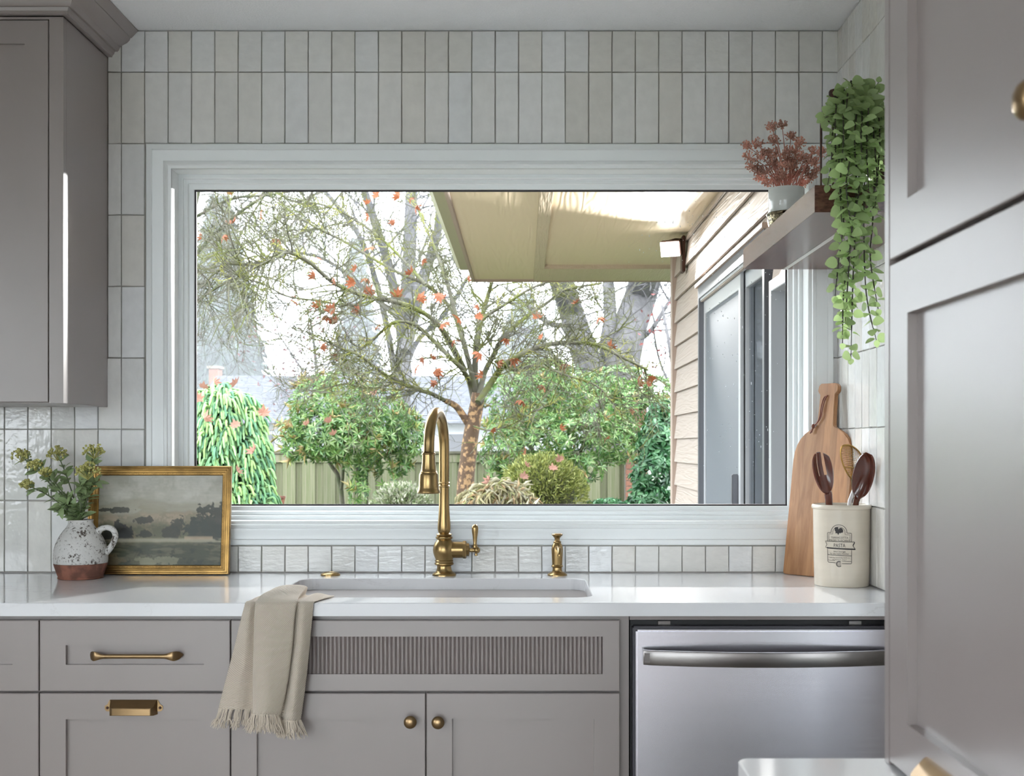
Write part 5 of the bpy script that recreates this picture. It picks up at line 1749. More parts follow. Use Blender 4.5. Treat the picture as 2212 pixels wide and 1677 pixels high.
whorl_shrub('rhododendron_shrub', 'largest green shrub, rising behind the tree to the right of the faucet', gd(1230, 1150, 11.6),
    [lob(1120, 880, 11.6, 85, 80), lob(1200, 850, 11.8, 90, 70), lob(1290, 880, 11.8, 95, 75), lob(1370, 900, 11.8, 80, 75), lob(1420, 860, 12, 40, 45), lob(1150, 950, 11.3, 105, 60), lob(1250, 950, 11.2, 100, 60), lob(1330, 960, 11.4, 75, 45), lob(1090, 985, 11.1, 55, 45), lob(1085, 1025, 11, 40, 30), lob(1270, 1010, 11, 40, 28), lob(1180, 815, 12, 70, 40), lob(1340, 830, 12, 70, 40), lob(1420, 950, 11.6, 35, 45)],
    2000, GREENS, [([gg(1230, 11.6), gd(1240, 1040, 11.5), gd(1260, 960, 11.5), gd(1290, 880, 11.6)], .03, .012), ([gg(1180, 11.6), gd(1160, 1020, 11.5), gd(1130, 930, 11.5)], .028, .012), ([gd(1255, 1060, 11.4), gd(1300, 1000, 11.4), gd(1380, 930, 11.5)], .02, .012)],
    spray=(120, TAN))
# laurel by the corner of the wing
whorl_shrub('laurel_shrub', 'dark glossy drooping laurel against the corner of the tan wing', gd(1415, 1200, 10.5),
    [lob(1415, 960, 10.5, 36, 50), lob(1410, 1030, 10.4, 42, 55), lob(1405, 1090, 10.3, 48, 45), lob(1425, 905, 10.7, 28, 40), lob(1320, 1096, 10.3, 50, 16)],
    420, [((84, 146, 92), 4), ((112, 170, 112), 3), ((150, 196, 150), 1), ((62, 112, 74), 2)], [([gg(1418, 10.6), gd(1420, 1050, 10.6), gd(1422, 930, 10.6)], .02, .01)], nleaf=6, L=(.06, .095), Wd=.036, droop=.35)
# round yew-like bush
yb_c = gd(1176, 1068, 9.0)
yew = thing('round_bush', 'clipped round olive-green bush in front of the large shrub', 'bush', (yb_c.x, yb_c.y, GZ))
def dome_leaves(t, name, c, r, n, L, Wd, pal, m, up=.3, shell=.35, zmin=-.97, droop=.1, dirmode='out', var=.2, lump=.12):
    d = rnd_dirs(n); d = d[d[:, 2] > zmin]
    ph = np.arctan2(d[:, 0], d[:, 1]); 
    bump = 1 + lump * np.sin(ph * 5 + d[:, 2] * 6) * np.sin(d[:, 2] * 9 + ph * 2)
    off = d * np.array(r) * bump[:, None] * (1 - shell * NR.random(len(d))[:, None] ** 1.8)
    low = d[:, 2] < 0                                 # the skirt of the bush reaches the ground
    off[low, 2] *= (c[2] - GZ - .03) / r[2] / 1.1
    flare = np.sqrt(np.clip(1 + d[:, 2], .05, 1))[:, None]
    off[low, :2] /= np.maximum(flare[low], .45)
    p = np.array(c) + off
    dd = d + np.array([0, 0, up]) + NR.normal(0, .45, d.shape)
    if dirmode == 'down': dd = d * .5 + np.array([0, 0, -.8]) + NR.normal(0, .3, d.shape)
    leaf_cloud(name, p, dd, d + NR.normal(0, .3, d.shape), NR.uniform(.7, 1.3, len(d)) * L, Wd, tints(len(d), pal, var), m, t, droop=droop)
def core(t, c, r, m, name='solid_core'):  # one solid body filling the inside of a bush
    mb = Mb(); mb.ball(c, 1, 20, 12, None, r)
    mb.v = [(v[0], v[1], v[2] if v[2] > c[2] else c[2] + (v[2] - c[2]) * (c[2] - GZ) / r[2]) for v in mb.v]
    part(name, mb, m, t, smooth=60)
M['inner'] = mat('inner_shade_core', (104, 106, 66), .95, nscale=30, namt=.5, bump=1, bscale=60, bdist=.02)  # dark colour stands in for the shade inside the bush
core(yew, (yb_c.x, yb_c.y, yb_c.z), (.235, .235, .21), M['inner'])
dome_leaves(yew, 'foliage', yb_c, (.315, .315, .285), 11000, .036, .013, [((200, 206, 116), 4), ((170, 182, 100), 3), ((226, 228, 146), 2), ((140, 150, 84), 2)], M['matleaf'])
mb = Mb(); mb.tube([(yb_c.x, yb_c.y, GZ), (yb_c.x, yb_c.y, yb_c.z - .15)], [.03, .025], 8)
part('trunk', mb, M['bark'], yew, smooth=60)
# dry tan mound
dm = gd(1078, 1110, 8.2)
dry = thing('dried_grass_mound', 'pale straw-coloured mound of dried foliage beside the tree trunk', 'ornamental grass', (dm.x, dm.y, GZ))
core(dry, (dm.x, dm.y, dm.z - .02), (.22, .22, .16), mat('straw_inner', (214, 186, 144), .95), 'clump')
dome_leaves(dry, 'foliage', dm, (.29, .27, .225), 6000, .085, .011, [((250, 240, 196), 4), ((240, 208, 164), 2), ((255, 248, 220), 3), ((226, 228, 160), 2)], M['matleaf'], dirmode='down', droop=.5)
# variegated shrub
vm = gd(868, 1104, 9.8)
var_ = thing('variegated_shrub', 'low cream and green variegated shrub left of the faucet column', 'shrub', (vm.x, vm.y, GZ))
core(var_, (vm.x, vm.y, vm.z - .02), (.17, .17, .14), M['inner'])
dome_leaves(var_, 'foliage', vm, (.235, .22, .21), 4200, .042, .018, [((232, 232, 206), 5), ((196, 208, 160), 3), ((140, 162, 110), 2)], M['matleaf'])
vm2 = gd(1440, 1110, 10)
# weeping spruce
def weeping_spruce():
    cpx = gd(478, 1000, 8.0)
    t = thing('weeping_spruce', 'weeping light green spruce at the left edge of the window', 'conifer', (cpx.x, cpx.y, GZ))
    top, h = gd(490, 838, 8.0).z, gd(490, 838, 8.0).z - GZ
    vs_, fs_, cs_ = [], [], []
    nsd = 6
    for k in range(8500):
        u = R.random() ** .8
        phi = R.uniform(-PI, PI)
        if math.cos(phi) < -.1 and R.random() < .9: continue
        s = 1 - u                                   # 0 at the top, 1 at the ground
        rr = .135 + .285 * min(1, s * 1.5) ** .65 if s > .03 else .13 * (s / .03)
        rr *= 1 + .10 * math.sin(phi * 5 + s * 9) + .08 * math.sin(phi * 11 + s * 23)
        rr *= R.uniform(.82, 1.03)
        ox, oy = math.sin(phi), -math.cos(phi)
        p0 = Vector((cpx.x + ox * rr, cpx.y + oy * rr, top - s * h * .98 + R.uniform(-.02, .03)))
        out = R.uniform(.2, .9) * (1.2 if s < .08 else .75)
        sw = R.uniform(-.5, .5)
        d0 = Vector((ox * out - oy * sw, oy * out + ox * sw, R.uniform(-.5, .25)))
        L_ = R.uniform(.075, .14)
        p1 = p0 + d0.normalized() * L_ * .45
        p2 = p1 + (d0.normalized() * .45 + Vector((0, 0, -1))).normalized() * L_ * .55
        pts = curve([p0, p0.lerp(p1, .6) + Vector((0, 0, .004)), p1, p1.lerp(p2, .6), p2], 8)
        rad = [.004, .0064, .0078, .0082, .0082, .0076, .0064, .0025]
        k0 = len(vs_)
        mbx = Mb(); mbx.tube(pts, rad, nsd)
        for q_ in range(len(mbx.v)):
            c_i = pts[q_ // nsd]; s_i = 1.24 if (q_ // nsd + q_) % 2 else .78
            mbx.v[q_] = tuple(c_i + (Vector(mbx.v[q_]) - c_i) * s_i + Vector((0, 0, -.003 * (s_i > 1))))
        vs_ += mbx.v; fs_ += [tuple(i + k0 for i in f) for f in mbx.f]
        base = R.choice(((116, 162, 116), (138, 180, 124), (158, 196, 138), (108, 156, 124), (164, 196, 126)))
        c = np.array(lin_true(base)) * R.uniform(.8, 1.2)
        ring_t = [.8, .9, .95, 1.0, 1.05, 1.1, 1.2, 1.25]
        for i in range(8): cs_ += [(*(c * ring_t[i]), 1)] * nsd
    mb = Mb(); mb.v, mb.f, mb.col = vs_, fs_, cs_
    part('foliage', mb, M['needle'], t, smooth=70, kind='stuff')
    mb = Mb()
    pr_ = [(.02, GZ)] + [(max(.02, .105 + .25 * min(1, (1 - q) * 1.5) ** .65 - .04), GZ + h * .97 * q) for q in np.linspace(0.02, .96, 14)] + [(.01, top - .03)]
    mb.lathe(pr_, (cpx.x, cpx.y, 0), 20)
    part('solid_core', mb, mat('spruce_inner', (96, 128, 88), .95, nscale=20, namt=.5, bump=1, bscale=40, bdist=.03), t, smooth=60)  # solid inner body closing the gaps between the sprays
    return t, cpx, top
spr, sprc, sprt = weeping_spruce()

# ---- fence with brick pier
fd = 14.0
M['fence'] = mat('weathered_fence_board', (150, 144, 122), .9, nscale=5, namt=.35, bump=.4, bscale=30, bdist=.004, stretch=(6, 6, .6), rnd=.16, col2=(116, 124, 84))
M['fencecap'] = mat('fence_cap', (128, 124, 104), .9, nscale=4, namt=.4)
fn = thing('board_fence', 'weathered grey-green vertical board fence behind the shrubs', 'fence', (gd(900, 1000, fd).x, fd - D, GZ))
capz = gd(900, 975, fd).z
xa, xb_ = gd(395, 1000, fd).x, gd(1349, 1000, fd).x
mb = Mb(); mb.box(-.5, .5, 0, 1, 0, 1)
FB = [mesh_of('fence_board', (lambda q: (q.box(-.5, .5, -.011, .011, 0, 1), q)[1])(Mb()), M['fence'], bevel=0)]
x = xa; i = 0
while x < xb_ - .02:
    w = R.uniform(.125, .15) if i % 2 == 0 else R.uniform(.09, .115)
    w = min(w, xb_ - x)
    y_ = fd - D - (.013 if i % 2 == 0 else -.013)
    o = link('fence_board', FB[0], fn, (x + w / 2, y_, GZ + .02), (0, 0, R.uniform(-.02, .02)), (w + (.012 if i % 2 == 0 else 0), 1, capz - GZ - .03))
    x += w; i += 1
for a0 in np.arange(xa, xb_ - .1, 2.4):
    a1 = min(a0 + 2.4, xb_)
    mb = Mb(); mb.box(a0 + .002, a1 - .002, fd - D - .05, fd - D + .05, capz - .032, capz)
    part('cap_board', mb, M['fencecap'], fn, bevel=.004)
    mb = Mb(); mb.box(a0 + .002, a1 - .002, fd - D - .030, fd - D - .024, capz - .13, capz - .035)
    part('rail', mb, M['fence'], fn)
M['brick'] = mat('red_brown_brick', (164, 112, 92), .9, nscale=20, namt=.25, bump=.4, bscale=60, rnd=.2)
M['mortar'] = mat('brick_mortar', (150, 138, 126), .95)
pr0, pr1 = gd(1350, 1000, fd).x, gd(1396, 1000, fd).x
pier = thing('brick_pier', 'red brick pier at the right end of the board fence', 'pier', ((pr0 + pr1) / 2, fd - D, GZ))
pzt = gd(1370, 860, fd).z
mb = Mb(); mb.box(pr0 + .006, pr1 - .006, fd - D - .114, fd - D + .114, GZ, pzt)
part('core', mb, M['mortar'], pier)
bh = .0655
BM = mesh_of('brick', (lambda q: (q.box(-.5, .5, -.5, .5, -.5, .5), q)[1])(Mb()), M['brick'])
nrow = int((pzt - GZ) / bh)
for r_ in range(nrow):
    z = GZ + (r_ + .5) * bh
    wdt = pr1 - pr0
    cuts = [0, .62, 1] if r_ % 2 else [0, .34, 1]
    for a, b_ in zip(cuts[:-1], cuts[1:]):
        link('brick', BM, pier, (pr0 + wdt * (a + b_) / 2, fd - D - .075, z), (0, 0, R.uniform(-.01, .01)), (wdt * (b_ - a) - .009, .095, bh - .010))
mb = Mb(); mb.box(pr0 - .03, pr1 + .03, fd - D - .15, fd - D + .15, pzt, pzt + .06)
part('cap_stone', mb, M['mortar'], pier, bevel=.008)

# small terracotta pot by the spruce
tp_ = gd(607, 1083, 9.2)
pt = thing('terracotta_pot', 'small terracotta pot half hidden right of the weeping spruce', 'plant pot', (tp_.x, tp_.y, GZ))
zt_ = gd(607, 1072, 9.2).z
mb = Mb(); mb.lathe([(.05, GZ), (.055, GZ + .3), (.04, GZ + .9)], (tp_.x, tp_.y, 0), 14)
part('stand', mb, M['bark'], pt, smooth=40)
mb = Mb(); mb.lathe([(.022, zt_ - .07), (.030, zt_ - .02), (.034, zt_ - .018), (.034, zt_), (.029, zt_), (.027, zt_ - .01), (.0005, zt_ - .012)], (tp_.x, tp_.y, 0), 20)
part('pot', mb, M['terra'], pt, smooth=40)
mb = Mb(); mb.lathe([(.04, GZ + .9), (.045, zt_ - .075), (.0005, zt_ - .07)], (tp_.x, tp_.y, 0), 14)
part('plinth', mb, M['bark'], pt, smooth=40)

# ---- trees
def grow(mb, p, d, L_, r, lvl, rng, up=0.0, wig=.35, kids=(3, 5), ratio=(.45, .7), sides=3, tips=None, thin=.55):
    n = 4
    pts = [p]; dd = Vector(d).normalized()
    for i in range(n):
        dd = (dd + Vector((rng.gauss(0, wig), rng.gauss(0, wig), rng.gauss(0, wig) + up)) * .5).normalized()
        pts.append(pts[-1] + dd * L_ / n)
    mb.tube(pts, [r * (1 - .62 * i / n) for i in range(n + 1)], sides if lvl < 2 else max(sides, 4), False)
    if tips is not None and lvl == 0: tips.append(pts[-1])
    if lvl > 0:
        for k in range(rng.randint(*kids)):
            t = rng.uniform(.2, 1) * n
            i = min(int(t), n - 1)
            q = pts[i].lerp(pts[i + 1], t - i)
            ax = (pts[i + 1] - pts[i]).normalized()
            sd_ = Quaternion(ax, rng.uniform(0, 2 * PI)) @ ax.orthogonal().normalized()
            grow(mb, q, ax * .75 + sd_ * rng.uniform(.5, 1.0), L_ * rng.uniform(*ratio), max(r * thin, .0024), lvl - 1, rng, up, wig, kids, ratio, sides, tips, thin)
def along(path, rng, mb, nkids, L_, r, lvl, up=0.0, t0=.15, kids=(2, 4), wig=.35, tips=None, ratio=(.45, .7), thin=.55, sides=3):
    m = len(path) - 1
    for k in range(nkids):
        t = rng.uniform(t0, 1) * m
        i = min(int(t), m - 1)
        q = path[i].lerp(path[i + 1], t - i)
        ax = (path[i + 1] - path[i]).normalized()
        sd_ = Quaternion(ax, rng.uniform(0, 2 * PI)) @ ax.orthogonal().normalized()
        grow(mb, q, ax * .7 + sd_ * rng.uniform(.6, 1.1) + Vector((0, 0, up)), L_ * rng.uniform(.6, 1.3), r, lvl, rng, up, wig, kids, ratio, sides, tips, thin)

rt = random.Random(21)
def px_path(pts, d0, wob, rng, dz=None):
    n = len(pts)
    ph = rng.uniform(0, 6)
    out = []
    for i, q in enumerate(pts):
        dd = d0 + wob * (i / (n - 1)) if not (len(q) > 2) else d0 + q[2]
        out.append(gd(q[0], q[1], dd + .12 * math.sin(ph + i * 1.7)))
    return out
tree = thing('garden_tree', 'small mossy tree with a peeling tan trunk and orange leaves, right of the faucet', 'tree', gd(1004, 1110, 10))
mb = Mb()
trunk = curve([gg(998, 10), gd(1004, 1085, 10), gd(1010, 1000, 10), gd(1019, 930, 10), gd(1027, 890, 10), gd(1034, 850, 10)], 24)
mb.tube(trunk, list(np.linspace(.078, .056, 24)), 14)
mb.tube(curve([gd(1018, 925, 10), gd(1005, 905, 9.98), gd(985, 878, 9.95), gd(962, 866, 9.9)], 12), list(np.linspace(.036, .022, 12)), 10)
part('trunk', mb, M['peelbark'], tree, smooth=60)
prim = [
    ([(985, 878), (962, 866), (930, 850), (905, 843), (860, 825), (820, 802), (780, 770), (735, 752), (700, 735)], -.9, .021, .007, 22),
    ([(1027, 890), (1015, 830), (1000, 800), (975, 775), (940, 740), (905, 708), (872, 695), (842, 702), (805, 735), (778, 755)], -.7, .024, .009, 22),
    ([(1030, 880), (1026, 800), (1031, 740), (1040, 690), (1054, 640), (1064, 600), (1072, 540)], .5, .030, .013, 18),
    ([(1033, 870), (1060, 828), (1084, 795), (1120, 770), (1170, 748), (1230, 740), (1290, 746), (1340, 770), (1400, 800)], -.5, .030, .009, 30),
    ([(1033, 865), (1046, 808), (1066, 768), (1088, 728), (1130, 690), (1185, 652), (1222, 626), (1300, 612)], .4, .028, .008, 24),
    ([(1028, 850), (1008, 765), (986, 690), (960, 650), (920, 615), (862, 590), (800, 556), (740, 520), (680, 490), (600, 438)], .9, .024, .006, 30),
    ([(990, 700), (962, 600), (932, 520), (906, 460), (890, 400)], 1.2, .018, .008, 16),
    ([(1005, 800), (950, 705), (880, 660), (790, 640), (722, 612), (662, 562), (612, 545), (562, 570), (480, 568)], -1.2, .022, .012, 26),
    ([(1040, 690), (1100, 652), (1150, 622), (1210, 600)], -.6, .014, .007, 12),
    ([(920, 615), (850, 540), (790, 490), (720, 450), (640, 430), (560, 410)], 1.6, .013, .005, 18),
    ([(1070, 780), (1110, 800), (1160, 790), (1220, 810), (1290, 835), (1330, 880)], -1.0, .014, .006, 16),
    ([(1020, 920), (1060, 930), (1110, 915), (1150, 890), (1190, 875)], -1.1, .008, .004, 14),
    ([(830, 640), (760, 660), (690, 650), (620, 640), (560, 610), (500, 600)], -1.3, .010, .004, 14),
    ([(860, 825), (800, 840), (740, 830), (690, 850)], -1.0, .009, .004, 10),
]
mbb = Mb(); mbl = Mb()
for pts, wob, r0, r1, nk in prim:
    pth = curve(px_path(pts, 10.0, wob, rt), 5 * len(pts))
    mb = Mb(); mb.tube(pth, list(np.linspace(r0, r1, len(pth))), 8)
    part('branch', mb, M['mossbark'], tree, smooth=60)
    along(pth, rt, mbb, int(nk * 1.5), .46, max(r1 * .7, .0046), 2, .04, kids=(3, 5), thin=.66)
    along(pth, rt, mbl, int(nk * 1.5), .13, .0042, 1, .02, kids=(2, 4), wig=.6, thin=.75)
part('twigs', mbb, M['mossbark'], tree, kind='stuff')
part('lichen_twigs', mbl, M['lichen'], tree, kind='stuff')
# orange leaves that still hang in it
def maple_leaf(curl, m):
    out = [(0, 0), (.10, .12), (.42, .02), (.34, .26), (.52, .42), (.30, .48), (.36, .70), (.16, .62), (0, 1.0)]
    pts = out + [(-x, y) for x, y in reversed(out[1:-1])]
    mb = Mb()
    mb.v.append((0, .40, 0))
    for x, y in pts: mb.v.append((x, y, curl * (x * x * 1.6 + (y - .4) ** 2) - .0))
    n = len(pts)
    mb.f = [(0, 1 + i, 1 + (i + 1) % n) for i in range(n)]
    mb.tube([(0, .02, 0), (.01, -.18, .05 * curl)], .012, 4)
    return mesh_of('leaf', mb, m, recalc=False)
M['orange'] = mat('orange_brown_leaf', (176, 104, 68), .7, trans=.22, rnd=.25)
M['pinkleaf'] = mat('fallen_pink_brown_leaf', (204, 150, 130), .7, trans=.25, rnd=.15)
ML = [maple_leaf(.5, M['orange']), maple_leaf(-.9, M['orange']), maple_leaf(1.3, M['orange'])]
spots = [(501, 425), (496, 488), (475, 514), (697, 561), (681, 606), (644, 655), (725, 616), (765, 590), (767, 620), (791, 640), (799, 600), (788, 443), (799, 474), (817, 430), (864, 432), (883, 430), (896, 443), (846, 488), (805, 531), (914, 571), (885, 598), (904, 653), (954, 648), (691, 755), (720, 779), (794, 745), (914, 787), (935, 781), (893, 802), (938, 808), (710, 679), (696, 690), (439, 518), (682, 670), (960, 645), (1033, 668), (985, 685), (1033, 692), (1102, 733), (1167, 735), (1046, 765), (1074, 787), (1099, 776), (1223, 790), (1318, 757), (1071, 790), (1044, 819), (943, 833), (935, 808), (1179, 840), (1212, 934), (1366, 898), (1377, 837), (1402, 838), (1415, 822), (1307, 951), (1136, 986), (1060, 934), (1133, 864), (730, 700), (640, 645), (1290, 690), (1240, 660), (980, 735), (870, 640), (950, 700), (560, 470), (600, 520), (770, 680), (820, 700), (1150, 690), (1010, 610)]
for px, py in spots:
    s_ = R.uniform(.065, .115)
    link('leaf', R.choice(ML), tree, gd(px, py, 9.6 + R.uniform(-.5, .1)), (R.uniform(1.2, 3.6), R.uniform(-.9, .9), R.uniform(0, 6.28)), (s_, s_, s_))
MF = [maple_leaf(.4, M['pinkleaf']), maple_leaf(1.0, M['pinkleaf'])]
def fallen(px, py, d, lab, grp):
    p = gd(px, py, d); s_ = R.uniform(.07, .10)
    o = link('fallen_leaf', R.choice(MF), None, p, (R.uniform(.7, 1.3), R.uniform(-.4, .4), R.uniform(0, 6.28)), (s_, s_, s_))
    tag(o, lab, 'leaf', grp)
for px, py, w in ((1140, 1013, 'upper left of the clipped round bush'), (1196, 1018, 'middle of the clipped round bush'), (1212, 1000, 'top right of the clipped round bush'), (1131, 1037, 'lower left side of the clipped round bush')):
    fallen(px, py, 8.66, 'pinkish fallen leaf caught on the ' + w, 'fallen leaves on the round bush')
for px, py, w in ((569, 903, 'right shoulder of the weeping spruce'), (511, 926, 'middle of the weeping spruce'), (440, 842, 'upper left crown of the weeping spruce'), (515, 1026, 'lower part of the weeping spruce, above the painting corner'), (443, 914, 'left side of the weeping spruce'), (468, 835, 'top of the weeping spruce, left of centre'), (424, 873, 'weeping spruce right at the window edge'), (500, 838, 'very top of the weeping spruce, right of centre'), (545, 985, 'lower right of the weeping spruce')):
    fallen(px, py, 7.56, 'pinkish fallen leaf caught on the ' + w, 'fallen leaves on the weeping spruce')
for px, py, w in ((722, 943, 'lowest of those on the broad shrub left of the faucet'), (661, 922, 'leftmost one on the broad shrub left of the faucet'), (810, 857, 'highest one on the broad shrub left of the faucet'), (705, 915, 'middle one on the broad shrub left of the faucet')):
    fallen(px, py, 10.3, 'pinkish fallen leaf, ' + w, 'fallen leaves on the pieris')
fallen(1052, 1050, 7.92, 'pinkish fallen leaf lying on the straw-coloured mound', None)

def big_tree(name, label, d, stems, nk, tw_L, tw_r, lvl, seed, foliage=None, m='farbark', kids=(2, 4), up=.03):
    rg = random.Random(seed)
    base = gd(stems[0][0][0][0], stems[0][0][0][1], d)
    t = thing(name, label, 'tree', (base.x, base.y, GZ))
    tw = Mb(); tips = []
    for pts, r0, r1, k in stems:
        pth = curve([gg(q[0], d + .5 * math.sin(i * 2.1 + seed)) if q[1] == 1010 else gd(q[0], q[1], d + .5 * math.sin(i * 2.1 + seed)) for i, q in enumerate(pts)], 5 * len(pts))
        mb = Mb(); mb.tube(pth, list(np.linspace(r0, r1, len(pth))), 10)
        part('trunk' if r0 > .12 else 'branch', mb, M[m], t, smooth=60)
        along(pth, rg, tw, k, tw_L, tw_r, lvl, up, t0=.1, kids=kids, tips=tips)
    part('twigs', tw, M[m], t, kind='stuff')
    if foliage:
        pal, n, L_, w_ = foliage
        q = np.array([tuple(tips[i % len(tips)]) for i in range(n)]) + NR.normal(0, .12, (n, 3))
        leaf_cloud('foliage', q, rnd_dirs(n) + np.array([0, 0, -.4]), rnd_dirs(n), L_, w_, tints(n, pal, .2), M['matleaf'], t)
    return t
big_tree('maple_tree', 'tall grey multi-stemmed tree standing behind the small mossy tree', 23, [
    ([(872, 1010), (870, 860), (874, 720), (884, 560), (890, 380), (894, 200)], .17, .10, 12),
    ([(884, 850), (850, 620), (800, 450), (756, 330)], .11, .06, 10),
    ([(876, 760), (920, 590), (966, 420), (990, 300)], .11, .06, 9),
    ([(880, 650), (935, 540), (950, 420), (955, 300)], .08, .05, 7),
    ([(868, 900), (838, 720), (810, 600), (770, 500), (690, 400)], .07, .04, 12),
    ([(866, 830), (900, 740), (960, 680), (1010, 600)], .06, .03, 8),
    ([(875, 700), (780, 620), (700, 560), (600, 540)], .05, .02, 12)], 0, 1.5, .024, 2, 5, kids=(3, 5))
big_tree('oak_tree', 'massive pale twin-trunked tree behind the largest shrub', 19, [
    ([(1300, 1010), (1285, 850), (1262, 760), (1236, 680), (1208, 590), (1190, 480)], .25, .17, 6),
    ([(1325, 1010), (1338, 850), (1358, 720), (1384, 640), (1404, 560), (1420, 480)], .30, .24, 6),
    ([(1318, 900), (1310, 760), (1318, 680), (1312, 590)], .13, .09, 6),
    ([(1240, 700), (1190, 700), (1140, 660), (1090, 620)], .05, .02, 10),
    ([(1350, 740), (1400, 720), (1440, 660), (1480, 600)], .05, .02, 10)], 0, 1.0, .019, 2, 8, kids=(3, 5))
big_tree('bare_tree', 'fine-twigged bare tree filling the upper left of the window', 15, [
    ([(300, 1010), (330, 800), (380, 600), (420, 430), (450, 300)], .10, .04, 22),
    ([(380, 600), (470, 500), (560, 430), (640, 390)], .03, .010, 26),
    ([(420, 470), (500, 430), (590, 420), (700, 400)], .022, .008, 26),
    ([(350, 720), (440, 640), (520, 600), (590, 600)], .022, .008, 22),
    ([(720, 330), (660, 440), (590, 540), (520, 620)], .016, .006, 20),
    ([(640, 330), (560, 440), (500, 540), (440, 640)], .014, .006, 20),
    ([(800, 340), (720, 440), (640, 560), (640, 640)], .014, .006, 16)], 0, .80, .0085, 2, 13, m='bark', kids=(4, 6), up=-.05)
big_tree('red_leaf_tree', 'thin tree with dull red leaves between the far conifer and the broad shrub', 27, [
    ([(690, 1010), (686, 850), (680, 760), (670, 690)], .06, .02, 14),
    ([(686, 850), (640, 780), (600, 720)], .03, .012, 10), ([(684, 820), (730, 760), (760, 700)], .03, .012, 10), ([(688, 860), (620, 830), (585, 800)], .03, .01, 8)], 0, .75, .013, 2, 17, kids=(3, 5),
    foliage=([((150, 92, 92), 3), ((124, 84, 84), 2)], 420, .11, .05))
big_tree('cherry_tree', 'slender tree with small red leaves against the corner of the tan wing', 16, [
    ([(1470, 1010), (1462, 880), (1448, 760), (1430, 660)], .04, .015, 12), ([(1460, 860), (1425, 780), (1410, 700)], .02, .008, 10)], 0, .42, .008, 2, 19,
    foliage=([((170, 88, 84), 3), ((140, 76, 76), 2)], 160, .07, .035))

def conifer(name, label, px, d, ptop, hw, n, seed, pal):
    c = gd(px, 962, d); top = gd(px, ptop, d).z
    t = thing(name, label, 'conifer', (c.x, c.y, GZ))
    h = top - GZ; wr = hw * d / F
    u = NR.random(n) ** .75                     # 1 at the foot
    u = 1 - u if False else u
    ph = NR.uniform(0, 2 * PI, n)
    tier = np.floor(u * 34) / 34 + NR.normal(0, .006, n)
    ext = NR.random(n) ** .6
    rad = wr * np.clip(tier, .01, 1) ** .8 * ext * (1 + .25 * np.sin(ph * 7 + tier * 40))
    z = top - tier * h * .95 - rad * .35
    p = np.stack([c.x + np.cos(ph) * rad, c.y + np.sin(ph) * rad, z], 1)
    dd = np.stack([np.cos(ph), np.sin(ph), np.full(n, -.55)], 1) + NR.normal(0, .3, (n, 3))
    leaf_cloud('foliage', p, dd, np.tile([0, 0, 1.0], (n, 1)) + NR.normal(0, .3, (n, 3)), NR.uniform(.5, 1.1, n) * wr * .28, wr * .085, tints(n, pal, .2), M['matleaf'], t, droop=.25)
    mb = Mb(); mb.tube([(c.x, c.y, GZ), (c.x, c.y, top - .1)], [wr * .09, .02], 8)
    part('trunk', mb, M['bark'], t, smooth=60)
DK = [((70, 92, 82), 3), ((58, 78, 76), 3), ((84, 106, 90), 1)]
conifer('spruce_tree', 'tall dark misty spruce at the left above the shingled roof', 474, 55, 430, 118, 16000, 3, DK)
conifer('fir_tree', 'faint distant fir behind the tall grey multi-stemmed tree', 770, 62, 520, 75, 7000, 4, DK)
conifer('cedar_tree', 'far misty evergreen low between the tree trunks on the right', 1130, 66, 640, 110, 7000, 5, DK)

# ---- neighbouring house
hs = thing('house', 'neighbouring house with a grey shingled roof beyond the fence', 'house', (gd(740, 962, 39).x, 36, GZ))
M['shingle'] = mat('grey_shingle', (132, 134, 146), .85, nscale=6, namt=.3, stretch=(1, 1, 4))
ya_, yb2 = 34.5, 38.5
za_, zb_ = gd(0, 913, ya_ + D).z, gd(0, 813, yb2 + D).z
x0_, x1_ = gd(468, 0, yb2 + D).x, 3.0
nc = 26
mb = Mb()
for k in range(nc):
    t0_, t1_ = k / nc, (k + 1) / nc
    y0, y1 = ya_ + (yb2 - ya_) * t0_, ya_ + (yb2 - ya_) * t1_
    z0, z1 = za_ + (zb_ - za_) * t0_, za_ + (zb_ - za_) * t1_
    xx = x0_
    row_w = .5
    xs = [x0_] + list(np.arange(x0_ + R.uniform(.1, .5), x1_, .5)) + [x1_]
    for a, b_ in zip(xs[:-1], xs[1:]):
        j = R.uniform(-.012, .012)
        mb.add([(a + .012, y0 - .03, z0 + .06 + j), (b_ - .012, y0 - .03, z0 + .06 + j), (b_ - .012, y1, z1 + .012), (a + .012, y1, z1 + .012), (a + .012, y0 - .03, z0 - .02), (b_ - .012, y0 - .03, z0 - .02)],
               [(0, 1, 2, 3), (4, 5, 1, 0)])
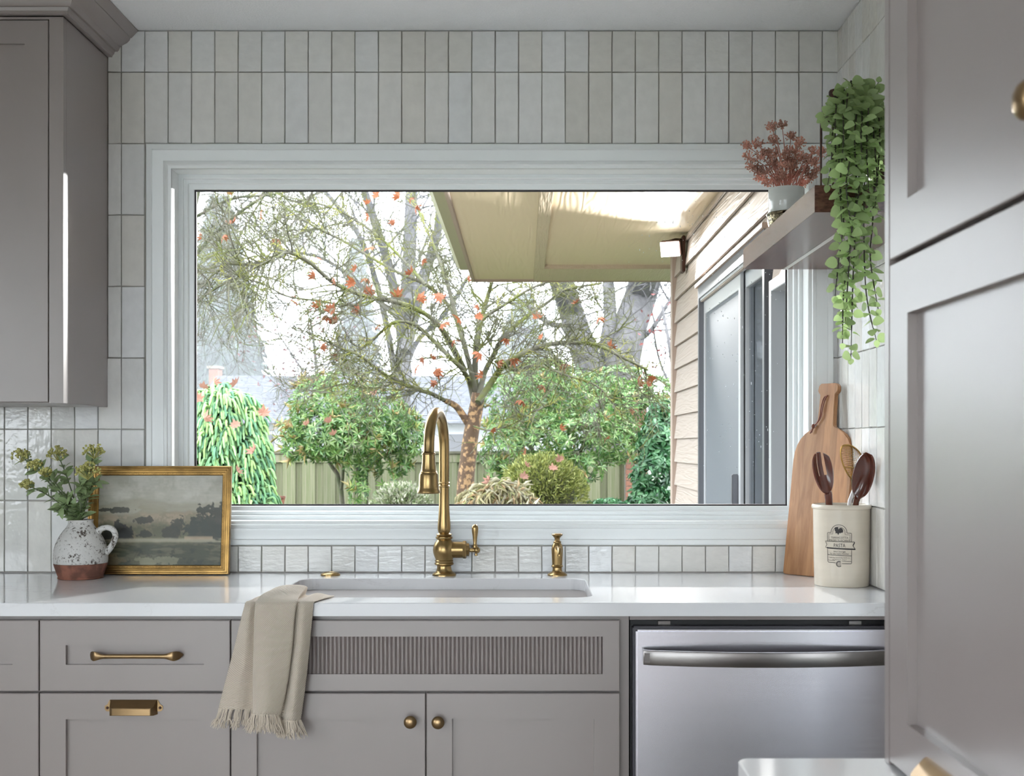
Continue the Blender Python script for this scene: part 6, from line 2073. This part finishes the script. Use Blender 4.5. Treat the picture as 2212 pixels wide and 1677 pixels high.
part('shingles', mb, M['shingle'], hs, kind='stuff')
mb = Mb()
mb.rings([[(x0_, ya_, za_ - .05), (x0_, yb2, zb_ - .02), (x0_, yb2 + 4, za_ - .05)], [(x1_, ya_, za_ - .05), (x1_, yb2, zb_ - .02), (x1_, yb2 + 4, za_ - .05)]])
part('roof', mb, M['roofing'], hs)
mb = Mb(); mb.box(x0_ + .4, x1_, ya_ + .5, yb2 + 3.5, GZ, za_ - .04)
part('wall', mb, mat('pale_house_wall', (206, 206, 210), .8), hs)
for wx in (-2.0, -5.5, -8.5):
    mb = Mb(); mb.box(wx - .6, wx + .6, ya_ + .46, ya_ + .52, .6, 1.7)
    w_ = part('window', mb, M['alum'], hs)
    mb = Mb(); mb.box(wx - .52, wx + .52, ya_ + .45, ya_ + .47, .68, 1.62)
    part('pane', mb, M['darkgrey'], w_)
mb = Mb(); mb.box(x0_ - .30, x0_ + .02, yb2 + .1, yb2 + .7, GZ, gd(0, 796, yb2 + D).z)
ch = part('chimney', mb, M['brick'], hs)
mb = Mb(); mb.box(x0_ - .36, x0_ + .08, yb2 + .04, yb2 + .76, gd(0, 796, yb2 + D).z, gd(0, 790, yb2 + D).z)
part('chimney_cap', mb, M['mortar'], ch)
for vx, vz in ((-4.2, .86), (-8.4, .90)):
    mb = Mb(); q_ = ya_ + (yb2 - ya_) * vz; zq = za_ + (zb_ - za_) * vz
    mb.box(vx - .2, vx + .2, q_ - .3, q_, zq - .12, zq + .12)
    part('roof_vent', mb, M['darkgrey'], hs)

# ---- winter mist over the garden
m, nt, b = nodes_of('winter_mist')
nt.nodes.remove(b)
sv = N(nt, 'ShaderNodeVolumeScatter', Density=.006, Anisotropy=.25)
sv.inputs['Color'].default_value = (.97, .985, 1, 1)
nt.links.new(sv.outputs[0], nt.nodes['Material Output'].inputs['Volume'])
mb = Mb(); mb.box(-50, 50, 12.3, 85, GZ + .01, 16)
mist = solo('mist', mb, m, 'thin winter mist hanging over the far garden and houses', 'mist', (0, 40, 0), kind='stuff')
